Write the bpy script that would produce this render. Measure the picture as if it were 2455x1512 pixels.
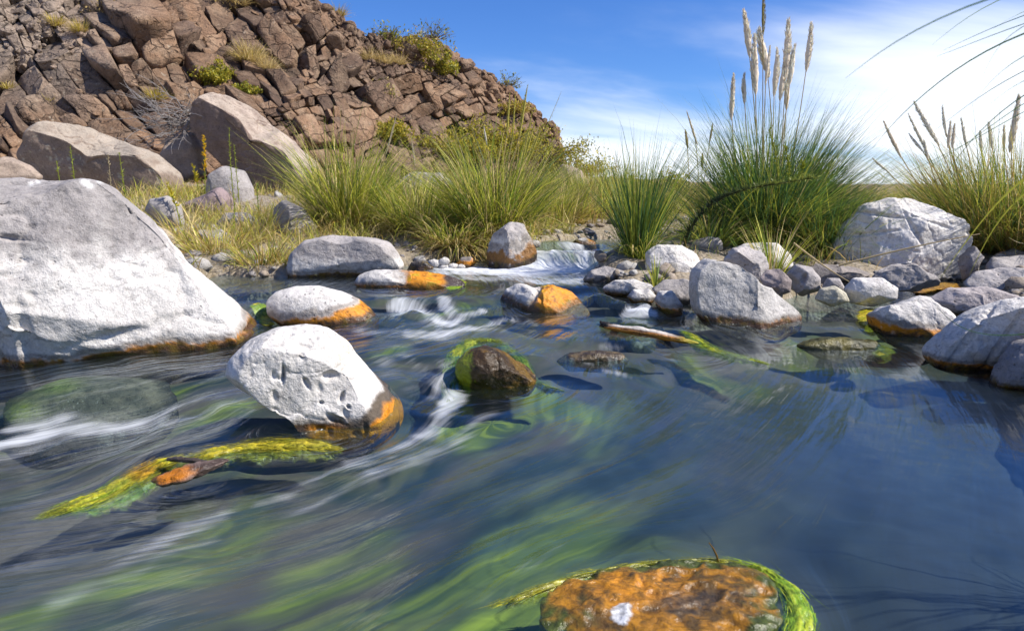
import bpy, math, random
import numpy as np
from mathutils import Vector

# ------------------------------------------------------------------ camera, sky, sun, exposure
scn = bpy.context.scene
for o in list(bpy.data.objects):
    bpy.data.objects.remove(o)
COL = scn.collection
CAM_H = 0.80                       # eye height over the near water, metres
FPX = 1636.0                       # focal length in units of a 2454 x 1512 picture
PITCH = math.atan((756 - 460) / FPX)
cam_d = bpy.data.cameras.new('camera')
cam = bpy.data.objects.new('camera', cam_d)
COL.objects.link(cam)
cam.location = (0, 0, CAM_H)
cam.rotation_euler = (math.pi / 2 - PITCH, 0, 0)
cam_d.sensor_width = 36
cam_d.lens = 24.0
cam_d.clip_start = 0.05
cam_d.clip_end = 3000
cam_d.dof.use_dof = True
cam_d.dof.focus_distance = 3.0
cam_d.dof.aperture_fstop = 7.1
scn.camera = cam

SUN_DIR = Vector((0.70, -0.16, 0.74)).normalized()      # towards the sun
SUN_EL = math.asin(SUN_DIR.z)
world = bpy.data.worlds.new('World')
scn.world = world
world.use_nodes = True
wn = world.node_tree.nodes
wl = world.node_tree.links
for n in list(wn):
    wn.remove(n)


def N(tree, kind, **kw):
    n = tree.nodes.new(kind)
    for k, v in kw.items():
        setattr(n, k, v)
    return n


def setin(n, **kw):
    for k, v in kw.items():
        n.inputs[k.replace('_', ' ')].default_value = v
    return n


WT = world.node_tree
w_out = N(WT, 'ShaderNodeOutputWorld')
w_bg = N(WT, 'ShaderNodeBackground')
w_bg.inputs['Strength'].default_value = 0.075
sky = N(WT, 'ShaderNodeTexSky')
sky.sky_type = 'NISHITA'
sky.sun_disc = False
sky.sun_elevation = SUN_EL
sky.sun_rotation = math.atan2(SUN_DIR.x, SUN_DIR.y)
sky.altitude = 1200
sky.air_density = 1.15
sky.dust_density = 0.0
sky.ozone_density = 3.0
hsv = N(WT, 'ShaderNodeHueSaturation')
hsv.inputs['Saturation'].default_value = 1.18
hsv.inputs['Value'].default_value = 1.0
wl.new(sky.outputs[0], hsv.inputs['Color'])
tc = N(WT, 'ShaderNodeTexCoord')
sep = N(WT, 'ShaderNodeSeparateXYZ')
wl.new(tc.outputs['Generated'], sep.inputs[0])


def WM(op, a, b=None, clamp=False):
    m = N(WT, 'ShaderNodeMath', operation=op)
    m.use_clamp = clamp
    for i, x in enumerate((a, b)):
        if x is None:
            continue
        if isinstance(x, (int, float)):
            m.inputs[i].default_value = x
        else:
            wl.new(x, m.inputs[i])
    return m.outputs[0]


# a flat cirrus deck seen in perspective: direction / (height + small)
zz = WM('ADD', WM('MAXIMUM', sep.outputs[2], 0.0), 0.16)
cx = WM('DIVIDE', sep.outputs[0], zz)
cy = WM('DIVIDE', sep.outputs[1], zz)
comb = N(WT, 'ShaderNodeCombineXYZ')
wl.new(cx, comb.inputs[0])
wl.new(cy, comb.inputs[1])
mp = N(WT, 'ShaderNodeMapping')
mp.inputs['Location'].default_value = (15.5, 3.3, 0)
mp.inputs['Rotation'].default_value = (0, 0, math.radians(-24))
mp.inputs['Scale'].default_value = (0.30, 0.62, 1)
wl.new(comb.outputs[0], mp.inputs[0])
cn = N(WT, 'ShaderNodeTexNoise')
setin(cn, Scale=1.0, Detail=9.0, Roughness=0.50, Distortion=0.45)
wl.new(mp.outputs[0], cn.inputs['Vector'])
# more cloud low down, fewer overhead
low = WM('MAXIMUM', WM('MULTIPLY', WM('SUBTRACT', 0.215, sep.outputs[2]), 1.5), -0.13)
CLOUD_SUM = WM('ADD', cn.outputs['Fac'], low)
cr = N(WT, 'ShaderNodeMapRange')
cr.interpolation_type = 'SMOOTHERSTEP'
cr.inputs['From Min'].default_value = 0.47
cr.inputs['From Max'].default_value = 0.77
wl.new(CLOUD_SUM, cr.inputs['Value'])
cm = N(WT, 'ShaderNodeMix', data_type='RGBA')
cm.inputs['B'].default_value = (11.0, 11.5, 12.3, 1)
wl.new(WM('MULTIPLY', cr.outputs[0], 0.92), cm.inputs['Factor'])
wb = N(WT, 'ShaderNodeMix', data_type='RGBA', blend_type='MULTIPLY')      # the camera's cool daylight balance
wb.inputs['Factor'].default_value = 1.0
wb.inputs['B'].default_value = (0.70, 0.92, 1.40, 1)
wl.new(hsv.outputs[0], wb.inputs['A'])
wl.new(wb.outputs['Result'], cm.inputs['A'])
wl.new(cm.outputs['Result'], w_bg.inputs['Color'])
wl.new(w_bg.outputs[0], w_out.inputs[0])

sun_d = bpy.data.lights.new('sun', 'SUN')
sun_d.energy = 5.0
sun_d.angle = math.radians(0.53)
sun_d.color = (1.0, 0.94, 0.85)
sun = bpy.data.objects.new('sun', sun_d)
COL.objects.link(sun)
sun.rotation_euler = (-SUN_DIR).to_track_quat('-Z', 'Y').to_euler()
sun.location = (6, -3, 8)

vs = scn.view_settings
vs.view_transform = 'Standard'
vs.look = 'None'
vs.exposure = 0.56
vs.gamma = 1.0
vs.use_curve_mapping = False
scn.render.engine = 'CYCLES'
scn.cycles.max_bounces = 6
scn.cycles.diffuse_bounces = 2
scn.cycles.glossy_bounces = 2
scn.cycles.transmission_bounces = 4
scn.cycles.transparent_max_bounces = 8
scn.cycles.caustics_reflective = False
scn.cycles.caustics_refractive = False

# ------------------------------------------------------------------ helpers
CA, SA = math.cos(PITCH), math.sin(PITCH)


def ray(u, v):
    x = (u - 1227) / FPX
    y = (756 - v) / FPX
    return np.array([x, CA + y * SA, -SA + y * CA])


def on_z(u, v, z):                 # the point of plane z seen at u, v
    d = ray(u, v)
    return np.array([0, 0, CAM_H]) + d * ((z - CAM_H) / d[2])


def on_y(u, v, y):                 # the point at distance y seen at u, v
    d = ray(u, v)
    return np.array([0, 0, CAM_H]) + d * (y / d[1])


def to_px(p):
    p = np.asarray(p, float)
    q = p - np.array([0, 0, CAM_H])
    f = q[..., 1] * CA - q[..., 2] * SA
    up = q[..., 1] * SA + q[..., 2] * CA
    return 1227 + FPX * q[..., 0] / f, 756 - FPX * up / f


def _hash(ix, iy, iz, seed):
    h = (ix * 374761393 + iy * 668265263 + iz * 1274126177 + seed * 974711) & 0xffffffff
    h = ((h ^ (h >> 13)) * 1274126177) & 0xffffffff
    h = h ^ (h >> 16)
    return (h & 0xffff) / 65535.0


def vnoise(p, seed=0):             # value noise in -1..1, p is (n,3)
    p = np.asarray(p, float)
    i = np.floor(p).astype(np.int64)
    f = p - i
    f = f * f * f * (f * (f * 6 - 15) + 10)
    r = 0
    for dx in (0, 1):
        for dy in (0, 1):
            for dz in (0, 1):
                w = (f[:, 0] if dx else 1 - f[:, 0]) * (f[:, 1] if dy else 1 - f[:, 1]) * (f[:, 2] if dz else 1 - f[:, 2])
                r = r + w * _hash(i[:, 0] + dx, i[:, 1] + dy, i[:, 2] + dz, seed)
    return r * 2 - 1


def fbm(p, seed=0, octaves=4, gain=0.5, lac=2.03):
    p = np.asarray(p, float)
    a, s, t = 1.0, 0, 0
    for k in range(octaves):
        s = s + a * vnoise(p, seed + 17 * k)
        t += a
        a *= gain
        p = p * lac + 3.7
    return s / t


def sstep(a, b, x):
    t = np.clip((x - a) / (b - a), 0, 1)
    return t * t * (3 - 2 * t)


def link_mesh(name, verts, faces, mat, parent=None, cols=None, attrs=None, smooth=True, loc=None, uni=None):
    """verts (n,3) in world space; loc = origin of the object"""
    me = bpy.data.meshes.new(name)
    verts = np.asarray(verts, float)
    if loc is not None:
        verts = verts - np.asarray(loc)
    if isinstance(faces, np.ndarray):
        n, k = faces.shape
        me.vertices.add(len(verts))
        me.vertices.foreach_set('co', verts.astype(np.float32).ravel())
        me.loops.add(n * k)
        me.loops.foreach_set('vertex_index', faces.astype(np.int32).ravel())
        me.polygons.add(n)
        me.polygons.foreach_set('loop_start', np.arange(0, n * k, k, dtype=np.int32))
        me.update(calc_edges=True)
    else:
        me.from_pydata([tuple(v) for v in verts], [], faces)
    if smooth:
        me.polygons.foreach_set('use_smooth', np.ones(len(me.polygons), dtype=bool))
    if cols is not None:
        a = me.color_attributes.new('col', 'FLOAT_COLOR', 'POINT')
        c = np.ones((len(verts), 4), np.float32)
        c[:, :cols.shape[1]] = cols
        a.data.foreach_set('color', c.ravel())
    for k, val in (attrs or {}).items():
        val = np.asarray(val, np.float32)
        if val.ndim == 2:
            a = me.attributes.new(k, 'FLOAT_VECTOR', 'POINT')
            a.data.foreach_set('vector', val.ravel())
        else:
            a = me.attributes.new(k, 'FLOAT', 'POINT')
            a.data.foreach_set('value', val)
    me.validate()
    me.materials.append(mat)
    o = bpy.data.objects.new(name, me)
    COL.objects.link(o)
    if parent is not None:
        o.parent = parent
        if loc is not None:
            o.location = np.asarray(loc) - np.array(parent.location)
        else:
            o.location = -np.array(parent.location)
    elif loc is not None:
        o.location = loc
    return o


def empty(name, loc):
    o = bpy.data.objects.new(name, None)
    o.empty_display_size = 0.1
    COL.objects.link(o)
    o.location = loc
    return o


def tag(o, label=None, cat=None, group=None, kind=None):
    if label:
        o['label'] = label
    if cat:
        o['category'] = cat
    if group:
        o['group'] = group
    if kind:
        o['kind'] = kind
    return o


def grid_faces(nr, nc):
    i = np.arange(nr * nc).reshape(nr, nc)
    return np.stack([i[:-1, :-1], i[:-1, 1:], i[1:, 1:], i[1:, :-1]], -1).reshape(-1, 4)


_ico = {}


def icosphere(level):
    if level in _ico:
        return _ico[level]
    t = (1 + 5 ** .5) / 2
    v = [(-1, t, 0), (1, t, 0), (-1, -t, 0), (1, -t, 0), (0, -1, t), (0, 1, t), (0, -1, -t), (0, 1, -t), (t, 0, -1), (t, 0, 1), (-t, 0, -1), (-t, 0, 1)]
    v = np.array(v) / np.linalg.norm(v[0])
    f = np.array([(0, 11, 5), (0, 5, 1), (0, 1, 7), (0, 7, 10), (0, 10, 11), (1, 5, 9), (5, 11, 4), (11, 10, 2), (10, 7, 6), (7, 1, 8), (3, 9, 4), (3, 4, 2), (3, 2, 6), (3, 6, 8), (3, 8, 9), (4, 9, 5), (2, 4, 11), (6, 2, 10), (8, 6, 7), (9, 8, 1)])
    for _ in range(level):
        e = np.sort(np.concatenate([f[:, [0, 1]], f[:, [1, 2]], f[:, [2, 0]]]), 1)
        ue, inv = np.unique(e, axis=0, return_inverse=True)
        inv = inv.reshape(-1)
        m = v[ue[:, 0]] + v[ue[:, 1]]
        m /= np.linalg.norm(m, axis=1)[:, None]
        n = len(f)
        a, b, c = inv[:n] + len(v), inv[n:2 * n] + len(v), inv[2 * n:] + len(v)
        v = np.concatenate([v, m])
        f = np.concatenate([np.stack([f[:, 0], a, c], 1), np.stack([f[:, 1], b, a], 1), np.stack([f[:, 2], c, b], 1), np.stack([a, b, c], 1)])
    _ico[level] = (v, f)
    return v, f


# ------------------------------------------------------------------ materials
def new_mat(name):
    m = bpy.data.materials.new(name)
    m.use_nodes = True
    t = m.node_tree
    for n in list(t.nodes):
        t.nodes.remove(n)
    return m, t


def noise(t, vec, scale, detail=4, rough=0.55, dist=0.0):
    n = N(t, 'ShaderNodeTexNoise')
    setin(n, Scale=scale, Detail=detail, Roughness=rough, Distortion=dist)
    if vec is not None:
        t.links.new(vec, n.inputs['Vector'])
    return n.outputs['Fac']


def ramp(t, x, a, b, lo=0.0, hi=1.0, smooth=True):
    r = N(t, 'ShaderNodeMapRange')
    r.interpolation_type = 'SMOOTHSTEP' if smooth else 'LINEAR'
    for k, val in (('From Min', a), ('From Max', b), ('To Min', lo), ('To Max', hi)):
        r.inputs[k].default_value = val
    t.links.new(x, r.inputs['Value'])
    return r.outputs[0]


def mth(t, op, a, b=None, clamp=False):
    m = N(t, 'ShaderNodeMath', operation=op)
    m.use_clamp = clamp
    for i, x in enumerate((a, b)):
        if x is None:
            continue
        if isinstance(x, (int, float)):
            m.inputs[i].default_value = x
        else:
            t.links.new(x, m.inputs[i])
    return m.outputs[0]


def mixc(t, fac, a, b, blend='MIX'):
    m = N(t, 'ShaderNodeMix', data_type='RGBA', blend_type=blend)
    for k, x in (('Factor', fac), ('A', a), ('B', b)):
        if isinstance(x, (int, float)):
            m.inputs[k].default_value = x
        elif isinstance(x, tuple):
            m.inputs[k].default_value = (*x[:3], 1)
        else:
            t.links.new(x, m.inputs[k])
    return m.outputs['Result']


def attr(t, name):
    a = N(t, 'ShaderNodeAttribute')
    a.attribute_name = name
    return a


def obj_vec(t):
    tcn = N(t, 'ShaderNodeTexCoord')
    oi = N(t, 'ShaderNodeObjectInfo')
    m = mth(t, 'MULTIPLY', oi.outputs['Random'], 57.0)
    va = N(t, 'ShaderNodeVectorMath', operation='ADD')
    t.links.new(tcn.outputs['Object'], va.inputs[0])
    t.links.new(m, va.inputs[1])
    return va.outputs[0]


def bump(t, h, strength, dist, prev=None):
    b = N(t, 'ShaderNodeBump')
    b.inputs['Strength'].default_value = strength
    b.inputs['Distance'].default_value = dist
    t.links.new(h, b.inputs['Height'])
    if prev is not None:
        t.links.new(prev, b.inputs['Normal'])
    return b.outputs[0]


def scaled(t, vec, s):
    m = N(t, 'ShaderNodeMapping')
    m.inputs['Scale'].default_value = s
    t.links.new(vec, m.inputs[0])
    return m.outputs[0]


def rock_material(name, pit_scale, pit_amt, speck=0.5, fine=1.0, bumpk=1.0, cracks=0.0):
    m, t = new_mat(name)
    out = N(t, 'ShaderNodeOutputMaterial')
    p = N(t, 'ShaderNodeBsdfPrincipled')
    v = obj_vec(t)
    col = attr(t, 'col').outputs['Color']
    wet = attr(t, 'wet').outputs['Fac']
    n1 = noise(t, v, 5 * fine, 6, 0.62)
    n2 = noise(t, v, 42 * fine, 5, 0.65)
    n3 = noise(t, v, 150 * fine, 3, 0.6)
    k = mth(t, 'ADD', mth(t, 'MULTIPLY', ramp(t, n1, .25, .75, -1, 1), 0.15), mth(t, 'MULTIPLY', ramp(t, n2, .3, .7, -1, 1), 0.14 * speck))
    k = mth(t, 'ADD', mth(t, 'ADD', k, mth(t, 'MULTIPLY', ramp(t, n3, .3, .7, -1, 1), 0.12 * speck)), 1.0)
    c = N(t, 'ShaderNodeVectorMath', operation='SCALE')
    t.links.new(col, c.inputs[0])
    t.links.new(k, c.inputs['Scale'])
    c = c.outputs[0]
    # grey flecks where the pale crust has worn through
    fl = noise(t, scaled(t, v, (1, 1, 1.8)), 24 * fine, 7, 0.72, 0.4)
    flm = mth(t, 'MULTIPLY', ramp(t, fl, .54, .62), 0.62 * speck)
    c = mixc(t, flm, c, mixc(t, 1.0, c, (0.42, 0.41, 0.41), 'MULTIPLY'))
    # gas holes
    vor = N(t, 'ShaderNodeTexVoronoi')
    vor.inputs['Scale'].default_value = pit_scale
    vor.inputs['Randomness'].default_value = 1.0
    wob = N(t, 'ShaderNodeVectorMath', operation='ADD')
    nv = N(t, 'ShaderNodeTexNoise')
    setin(nv, Scale=pit_scale * 0.7, Detail=2.0)
    t.links.new(v, nv.inputs['Vector'])
    sc = N(t, 'ShaderNodeVectorMath', operation='SCALE')
    sc.inputs['Scale'].default_value = 0.8 / pit_scale
    t.links.new(nv.outputs['Color'], sc.inputs[0])
    t.links.new(v, wob.inputs[0])
    t.links.new(sc.outputs[0], wob.inputs[1])
    t.links.new(wob.outputs[0], vor.inputs['Vector'])
    pit = ramp(t, vor.outputs['Distance'], 0.12, 0.26, 1, 0)
    sel = ramp(t, vor.outputs['Color'], 0.5, 0.62)            # only some cells hold a hole
    patch = ramp(t, noise(t, v, 3.0 * fine, 3), .42, .6)
    pit = mth(t, 'MULTIPLY', mth(t, 'MULTIPLY', pit, sel), mth(t, 'MULTIPLY', patch, pit_amt))
    c = mixc(t, mth(t, 'MULTIPLY', pit, 0.75), c, mixc(t, 1.0, c, (0.22, 0.2, 0.2), 'MULTIPLY'))
    crk = None
    if cracks:
        v2 = N(t, 'ShaderNodeVectorMath', operation='ADD')
        nw = N(t, 'ShaderNodeTexNoise')
        setin(nw, Scale=cracks, Detail=3.0)
        t.links.new(v, nw.inputs['Vector'])
        s2 = N(t, 'ShaderNodeVectorMath', operation='SCALE')
        s2.inputs['Scale'].default_value = 1.3 / cracks
        t.links.new(nw.outputs['Color'], s2.inputs[0])
        t.links.new(scaled(t, v, (1.0, 1.0, 1.5)), v2.inputs[0])
        t.links.new(s2.outputs[0], v2.inputs[1])
        ve = N(t, 'ShaderNodeTexVoronoi')
        ve.feature = 'DISTANCE_TO_EDGE'
        ve.inputs['Scale'].default_value = cracks
        t.links.new(v2.outputs[0], ve.inputs['Vector'])
        crk = mth(t, 'MULTIPLY', ramp(t, ve.outputs['Distance'], 0.012, 0.055, 1, 0), ramp(t, noise(t, v, cracks * .48, 2), *((.42, .58) if fine < 1 else (.56, .66))))
        c = mixc(t, mth(t, 'MULTIPLY', crk, 0.52 if fine < 1 else 0.4), c, mixc(t, 1.0, c, (0.3, 0.27, 0.25), 'MULTIPLY'))
        if fine < 1:
            lich = ramp(t, noise(t, v, 9.0, 5, .7), .60, .70, 0, .55)
            c = mixc(t, lich, c, (.42, .36, .27))
    t.links.new(c, p.inputs['Base Color'])
    t.links.new(mth(t, 'SUBTRACT', 0.92, mth(t, 'MULTIPLY', wet, 0.72)), p.inputs['Roughness'])
    p.inputs['Specular IOR Level'].default_value = 0.35
    h = mth(t, 'SUBTRACT', mth(t, 'ADD', mth(t, 'MULTIPLY', n2, 1.0), mth(t, 'MULTIPLY', n3, 0.35)), mth(t, 'MULTIPLY', pit, 0.9))
    if crk is not None:
        h = mth(t, 'SUBTRACT', h, mth(t, 'MULTIPLY', crk, 0.9))
    b1 = bump(t, n1, 0.35 * bumpk, 0.05 / fine)
    b2 = bump(t, h, 0.55 * bumpk, 0.012 / fine, b1)
    t.links.new(b2, p.inputs['Normal'])
    t.links.new(p.outputs[0], out.inputs[0])
    return m


M_ROCK = rock_material('river_rock', 46, 0.8, 0.8, 1.0, 1.1)
M_VES = rock_material('vesicular_rock', 34, 1.0, 0.8)
M_CLIFF = rock_material('cliff_rock', 14, 0.4, 1.3, 0.28, 1.9, 2.3)


def foliage_material(name, rough=0.6, transl=0.3, spec=0.3):
    m, t = new_mat(name)
    out = N(t, 'ShaderNodeOutputMaterial')
    p = N(t, 'ShaderNodeBsdfPrincipled')
    tr = N(t, 'ShaderNodeBsdfTranslucent')
    mx = N(t, 'ShaderNodeMixShader')
    col = attr(t, 'col').outputs['Color']
    t.links.new(col, p.inputs['Base Color'])
    t.links.new(col, tr.inputs['Color'])
    p.inputs['Roughness'].default_value = rough
    p.inputs['Specular IOR Level'].default_value = spec
    mx.inputs[0].default_value = transl
    t.links.new(p.outputs[0], mx.inputs[1])
    t.links.new(tr.outputs[0], mx.inputs[2])
    t.links.new(mx.outputs[0], out.inputs[0])
    return m


M_LEAF = foliage_material('grass_blade', 0.5, 0.42)
M_PLUME = foliage_material('grass_plume', 0.9, 0.22, 0.1)
M_TWIG = foliage_material('dry_twig', 0.85, 0.0, 0.1)


def ground_material():
    m, t = new_mat('sandy_bank')
    out = N(t, 'ShaderNodeOutputMaterial')
    p = N(t, 'ShaderNodeBsdfPrincipled')
    v = N(t, 'ShaderNodeTexCoord').outputs['Object']
    n1 = noise(t, v, 0.9, 5, .6)
    n2 = noise(t, v, 14, 6, .65)
    vor = N(t, 'ShaderNodeTexVoronoi')
    vor.inputs['Scale'].default_value = 38
    t.links.new(v, vor.inputs['Vector'])
    c = mixc(t, ramp(t, n1, .35, .65), (.30, .24, .17), (.24, .20, .13))
    c = mixc(t, ramp(t, n2, .4, .7), c, (.38, .33, .26))
    peb = mixc(t, ramp(t, vor.outputs['Color'], 0, 1, 0, .5, False), c, mixc(t, 1.0, c, (.55, .53, .52), 'MULTIPLY'))
    t.links.new(peb, p.inputs['Base Color'])
    p.inputs['Roughness'].default_value = 0.95
    h = mth(t, 'ADD', n2, mth(t, 'MULTIPLY', vor.outputs['Distance'], -0.6))
    t.links.new(bump(t, h, 0.7, 0.03), p.inputs['Normal'])
    t.links.new(p.outputs[0], out.inputs[0])
    return m


M_GROUND = ground_material()


def bed_material():
    m, t = new_mat('stream_bed')
    out = N(t, 'ShaderNodeOutputMaterial')
    p = N(t, 'ShaderNodeBsdfPrincipled')
    fv = attr(t, 'flow').outputs['Vector']
    alg = attr(t, 'algae').outputs['Fac']
    s1 = noise(t, scaled(t, fv, (3.2, 15, 1)), 1.0, 4, .5, 0.3)
    s2 = noise(t, scaled(t, fv, (7, 60, 1)), 1.0, 3, .5, 0.2)
    s3 = noise(t, scaled(t, fv, (2.2, 6, 1)), 1.0, 4, .55, 0.6)
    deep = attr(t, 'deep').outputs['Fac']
    c = mixc(t, ramp(t, s3, .34, .60), (.018, .032, .034), (.125, .085, .070))
    c = mixc(t, ramp(t, s1, .46, .72), c, (.13, .11, .05))
    am = mth(t, 'ADD', alg, mth(t, 'MULTIPLY', mth(t, 'SUBTRACT', s1, 0.5), 0.9))
    am = mth(t, 'ADD', am, mth(t, 'MULTIPLY', mth(t, 'SUBTRACT', s2, 0.5), 0.3))
    am = ramp(t, am, .10, .95)
    gcol = mixc(t, ramp(t, s2, .35, .7), (.09, .135, .010), (.32, .34, .02))
    c = mixc(t, am, c, gcol)
    c = mixc(t, deep, c, (.014, .022, .032))     # right pool painted darker, standing for light lost with depth
    t.links.new(c, p.inputs['Base Color'])
    p.inputs['Roughness'].default_value = 0.85
    t.links.new(p.outputs[0], out.inputs[0])
    return m


M_BED = bed_material()


def water_material():
    m, t = new_mat('stream_water')
    out = N(t, 'ShaderNodeOutputMaterial')
    fv = attr(t, 'flow').outputs['Vector']
    foam = attr(t, 'foam').outputs['Fac']
    rough = attr(t, 'rapid').outputs['Fac']
    # silky relief drawn out along the current
    a1 = noise(t, scaled(t, fv, (5, 46, 1)), 1.0, 4, .48, 0.25)
    a2 = noise(t, scaled(t, fv, (12, 200, 1)), 1.0, 2, .6, 0.1)
    a3 = noise(t, scaled(t, fv, (3.0, 14, 1)), 1.0, 2, .5, 0.5)
    cross = noise(t, scaled(t, fv, (60, 38, 1)), 1.0, 2, .55, 0.5)
    nb = bump(t, a3, 0.40, 0.05)
    hh = mth(t, 'ADD', mth(t, 'MULTIPLY', a1, 1.0), mth(t, 'ADD', mth(t, 'MULTIPLY', a2, 0.07), mth(t, 'MULTIPLY', cross, 0.06)))
    nb = bump(t, hh, 0.8, 0.022, nb)
    soft_n = bump(t, a3, 0.30, 0.05)
    geo = N(t, 'ShaderNodeNewGeometry')
    dt = N(t, 'ShaderNodeVectorMath', operation='DOT_PRODUCT')
    t.links.new(geo.outputs['Incoming'], dt.inputs[0])
    t.links.new(soft_n, dt.inputs[1])
    graz = mth(t, 'SUBTRACT', 1.0, mth(t, 'ABSOLUTE', dt.outputs['Value']), True)
    schlick = mth(t, 'ADD', 0.025, mth(t, 'MULTIPLY', mth(t, 'POWER', graz, 4.9), 0.975))
    tr = N(t, 'ShaderNodeBsdfTransparent')
    tr.inputs['Color'].default_value = (.70, .84, .86, 1)
    gl = N(t, 'ShaderNodeBsdfAnisotropic') if False else N(t, 'ShaderNodeBsdfGlossy')
    gl.inputs['Color'].default_value = (.86, .94, 1, 1)
    gl.inputs['Roughness'].default_value = 0.15
    t.links.new(nb, gl.inputs['Normal'])
    mx = N(t, 'ShaderNodeMixShader')
    t.links.new(mth(t, 'MULTIPLY', schlick, 1.35, True), mx.inputs[0])
    # fine bubbles and silt scatter a little light inside the moving water
    veil = N(t, 'ShaderNodeBsdfDiffuse')
    veil.inputs['Color'].default_value = (.09, .14, .15, 1)
    body = N(t, 'ShaderNodeMixShader')
    body.inputs[0].default_value = 0.035
    t.links.new(tr.outputs[0], body.inputs[1])
    t.links.new(veil.outputs[0], body.inputs[2])
    t.links.new(body.outputs[0], mx.inputs[1])
    t.links.new(gl.outputs[0], mx.inputs[2])
    # foam: threads of white air bubbles along the current
    th = mth(t, 'ADD', mth(t, 'MULTIPLY', a1, 0.55), mth(t, 'MULTIPLY', a2, 0.45))
    fm = mth(t, 'ADD', foam, mth(t, 'MULTIPLY', mth(t, 'SUBTRACT', th, 0.5), 1.6))
    fm = mth(t, 'MULTIPLY', ramp(t, fm, 0.10, 1.15, 0, 0.92, False), ramp(t, foam, 0.02, 0.4))
    df = N(t, 'ShaderNodeBsdfDiffuse')
    df.inputs['Color'].default_value = (.86, .89, .92, 1)
    tl = N(t, 'ShaderNodeBsdfTranslucent')
    tl.inputs['Color'].default_value = (.88, .90, .92, 1)
    fo = N(t, 'ShaderNodeMixShader')
    fo.inputs[0].default_value = 0.15
    t.links.new(df.outputs[0], fo.inputs[1])
    t.links.new(tl.outputs[0], fo.inputs[2])
    mx2 = N(t, 'ShaderNodeMixShader')
    t.links.new(fm, mx2.inputs[0])
    t.links.new(mx.outputs[0], mx2.inputs[1])
    t.links.new(fo.outputs[0], mx2.inputs[2])
    t.links.new(mx2.outputs[0], out.inputs[0])
    return m


M_WATER = water_material()


def algae_material(name):
    m, t = new_mat(name)
    out = N(t, 'ShaderNodeOutputMaterial')
    p = N(t, 'ShaderNodeBsdfPrincipled')
    v = obj_vec(t)
    col = attr(t, 'col').outputs['Color']
    n1 = noise(t, v, 60, 5, .65, .6)
    n2 = noise(t, v, 220, 3, .6)
    k = ramp(t, n1, .3, .7, .55, 1.35)
    c = N(t, 'ShaderNodeVectorMath', operation='SCALE')
    t.links.new(col, c.inputs[0])
    t.links.new(k, c.inputs['Scale'])
    t.links.new(c.outputs[0], p.inputs['Base Color'])
    p.inputs['Roughness'].default_value = 0.27
    p.inputs['Specular IOR Level'].default_value = 0.5
    t.links.new(bump(t, mth(t, 'ADD', n1, mth(t, 'MULTIPLY', n2, .4)), 0.6, 0.006), p.inputs['Normal'])
    tp = N(t, 'ShaderNodeBsdfTransparent')
    mx = N(t, 'ShaderNodeMixShader')
    fd = mth(t, 'ADD', attr(t, 'fade').outputs['Fac'], mth(t, 'MULTIPLY', mth(t, 'SUBTRACT', n1, .5), .5))
    t.links.new(ramp(t, fd, .15, .6), mx.inputs[0])
    t.links.new(tp.outputs[0], mx.inputs[1])
    t.links.new(p.outputs[0], mx.inputs[2])
    t.links.new(mx.outputs[0], out.inputs[0])
    return m


M_ALGAE = algae_material('wet_algae')

# ------------------------------------------------------------------ water level, current and banks
LEVELS = [(0, 1500, -.05), (600, 1500, -.03), (1200, 1500, 0), (1900, 1500, 0), (2400, 1500, 0), (2400, 1200, 0), (1800, 1200, 0),
          (1200, 1200, -.01), (600, 1250, -.04), (0, 1250, -.06), (2300, 1000, 0), (1900, 960, .0), (1500, 970, .0), (2450, 930, .01),
          (200, 900, .03), (0, 930, .02), (-300, 950, .0), (400, 850, .06), (550, 870, .06), (900, 830, .105), (1000, 850, .095), (930, 900, .07), (1060, 960, .0), (1000, 900, .05),
          (1010, 1070, -.012), (700, 1040, -.005), (450, 1010, .0), (250, 1040, -.03), (0, 1080, -.05), (560, 960, .03), (1000, 805, .11), (1300, 810, .10), (1150, 790, .11), (1500, 800, .085),
          (1700, 860, .02), (1400, 880, .02), (1180, 818, .095), (1180, 940, .0), (1100, 940, .0), (1285, 930, .005), (1100, 815, .1), (1260, 835, .08), (2000, 770, .085), (2000, 850, .01), (2050, 740, .10), (1900, 740, .1), (1480, 765, .1), (1590, 770, .09),
          (1000, 705, .195), (1100, 705, .195), (900, 705, .2), (1300, 765, .11), (1150, 745, .14), (1050, 780, .11), (960, 760, .13), (1350, 670, .2), (600, 690, .2), (660, 690, .2), (1470, 720, .17),
          (600, 730, .18), (640, 775, .09), (700, 790, .09), (860, 790, .105), (700, 680, .2), (1100, 665, .2), (1250, 660, .205), (1430, 668, .2), (1200, 640, .215), (1050, 645, .21), (1400, 655, .2), (1330, 648, .21),
          (1330, 604, .335), (1420, 600, .34), (1440, 622, .31), (1290, 602, .33), (1400, 582, .38), (1350, 577, .40), (1500, 592, .35),
          (2200, 690, .12), (2300, 690, .13), (2120, 720, .105), (1560, 735, .14), (1530, 762, .09)]
_lv = np.array([[*on_z(u, v, z)] for u, v, z in LEVELS])


def shep(x, y, pts, power=2.6, eps=0.006):
    x = np.asarray(x, float)
    y = np.asarray(y, float)
    num = np.zeros_like(x)
    den = np.zeros_like(x)
    for px, py, pz in pts:
        w = 1.0 / (((x - px) ** 2 + (y - py) ** 2) + eps) ** power
        num += w * pz
        den += w
    return num / den


def water_level(x, y):
    return shep(x, y, _lv)


# obstacles that the current parts around: (u, v, z, radius)
FLOW_C = complex(-2.7, 4.4)
OBST = [(760, 1030, 0, .24), (1180, 915, .03, .17), (1620, 1440, 0, .27), (780, 775, .1, .24), (1300, 745, .11, .20),
        (960, 690, .2, .26), (1790, 775, .08, .24), (1620, 830, .06, .22), (450, 1140, -.03, .15), (2190, 820, .02, .2), (1535, 745, .12, .14)]


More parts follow.
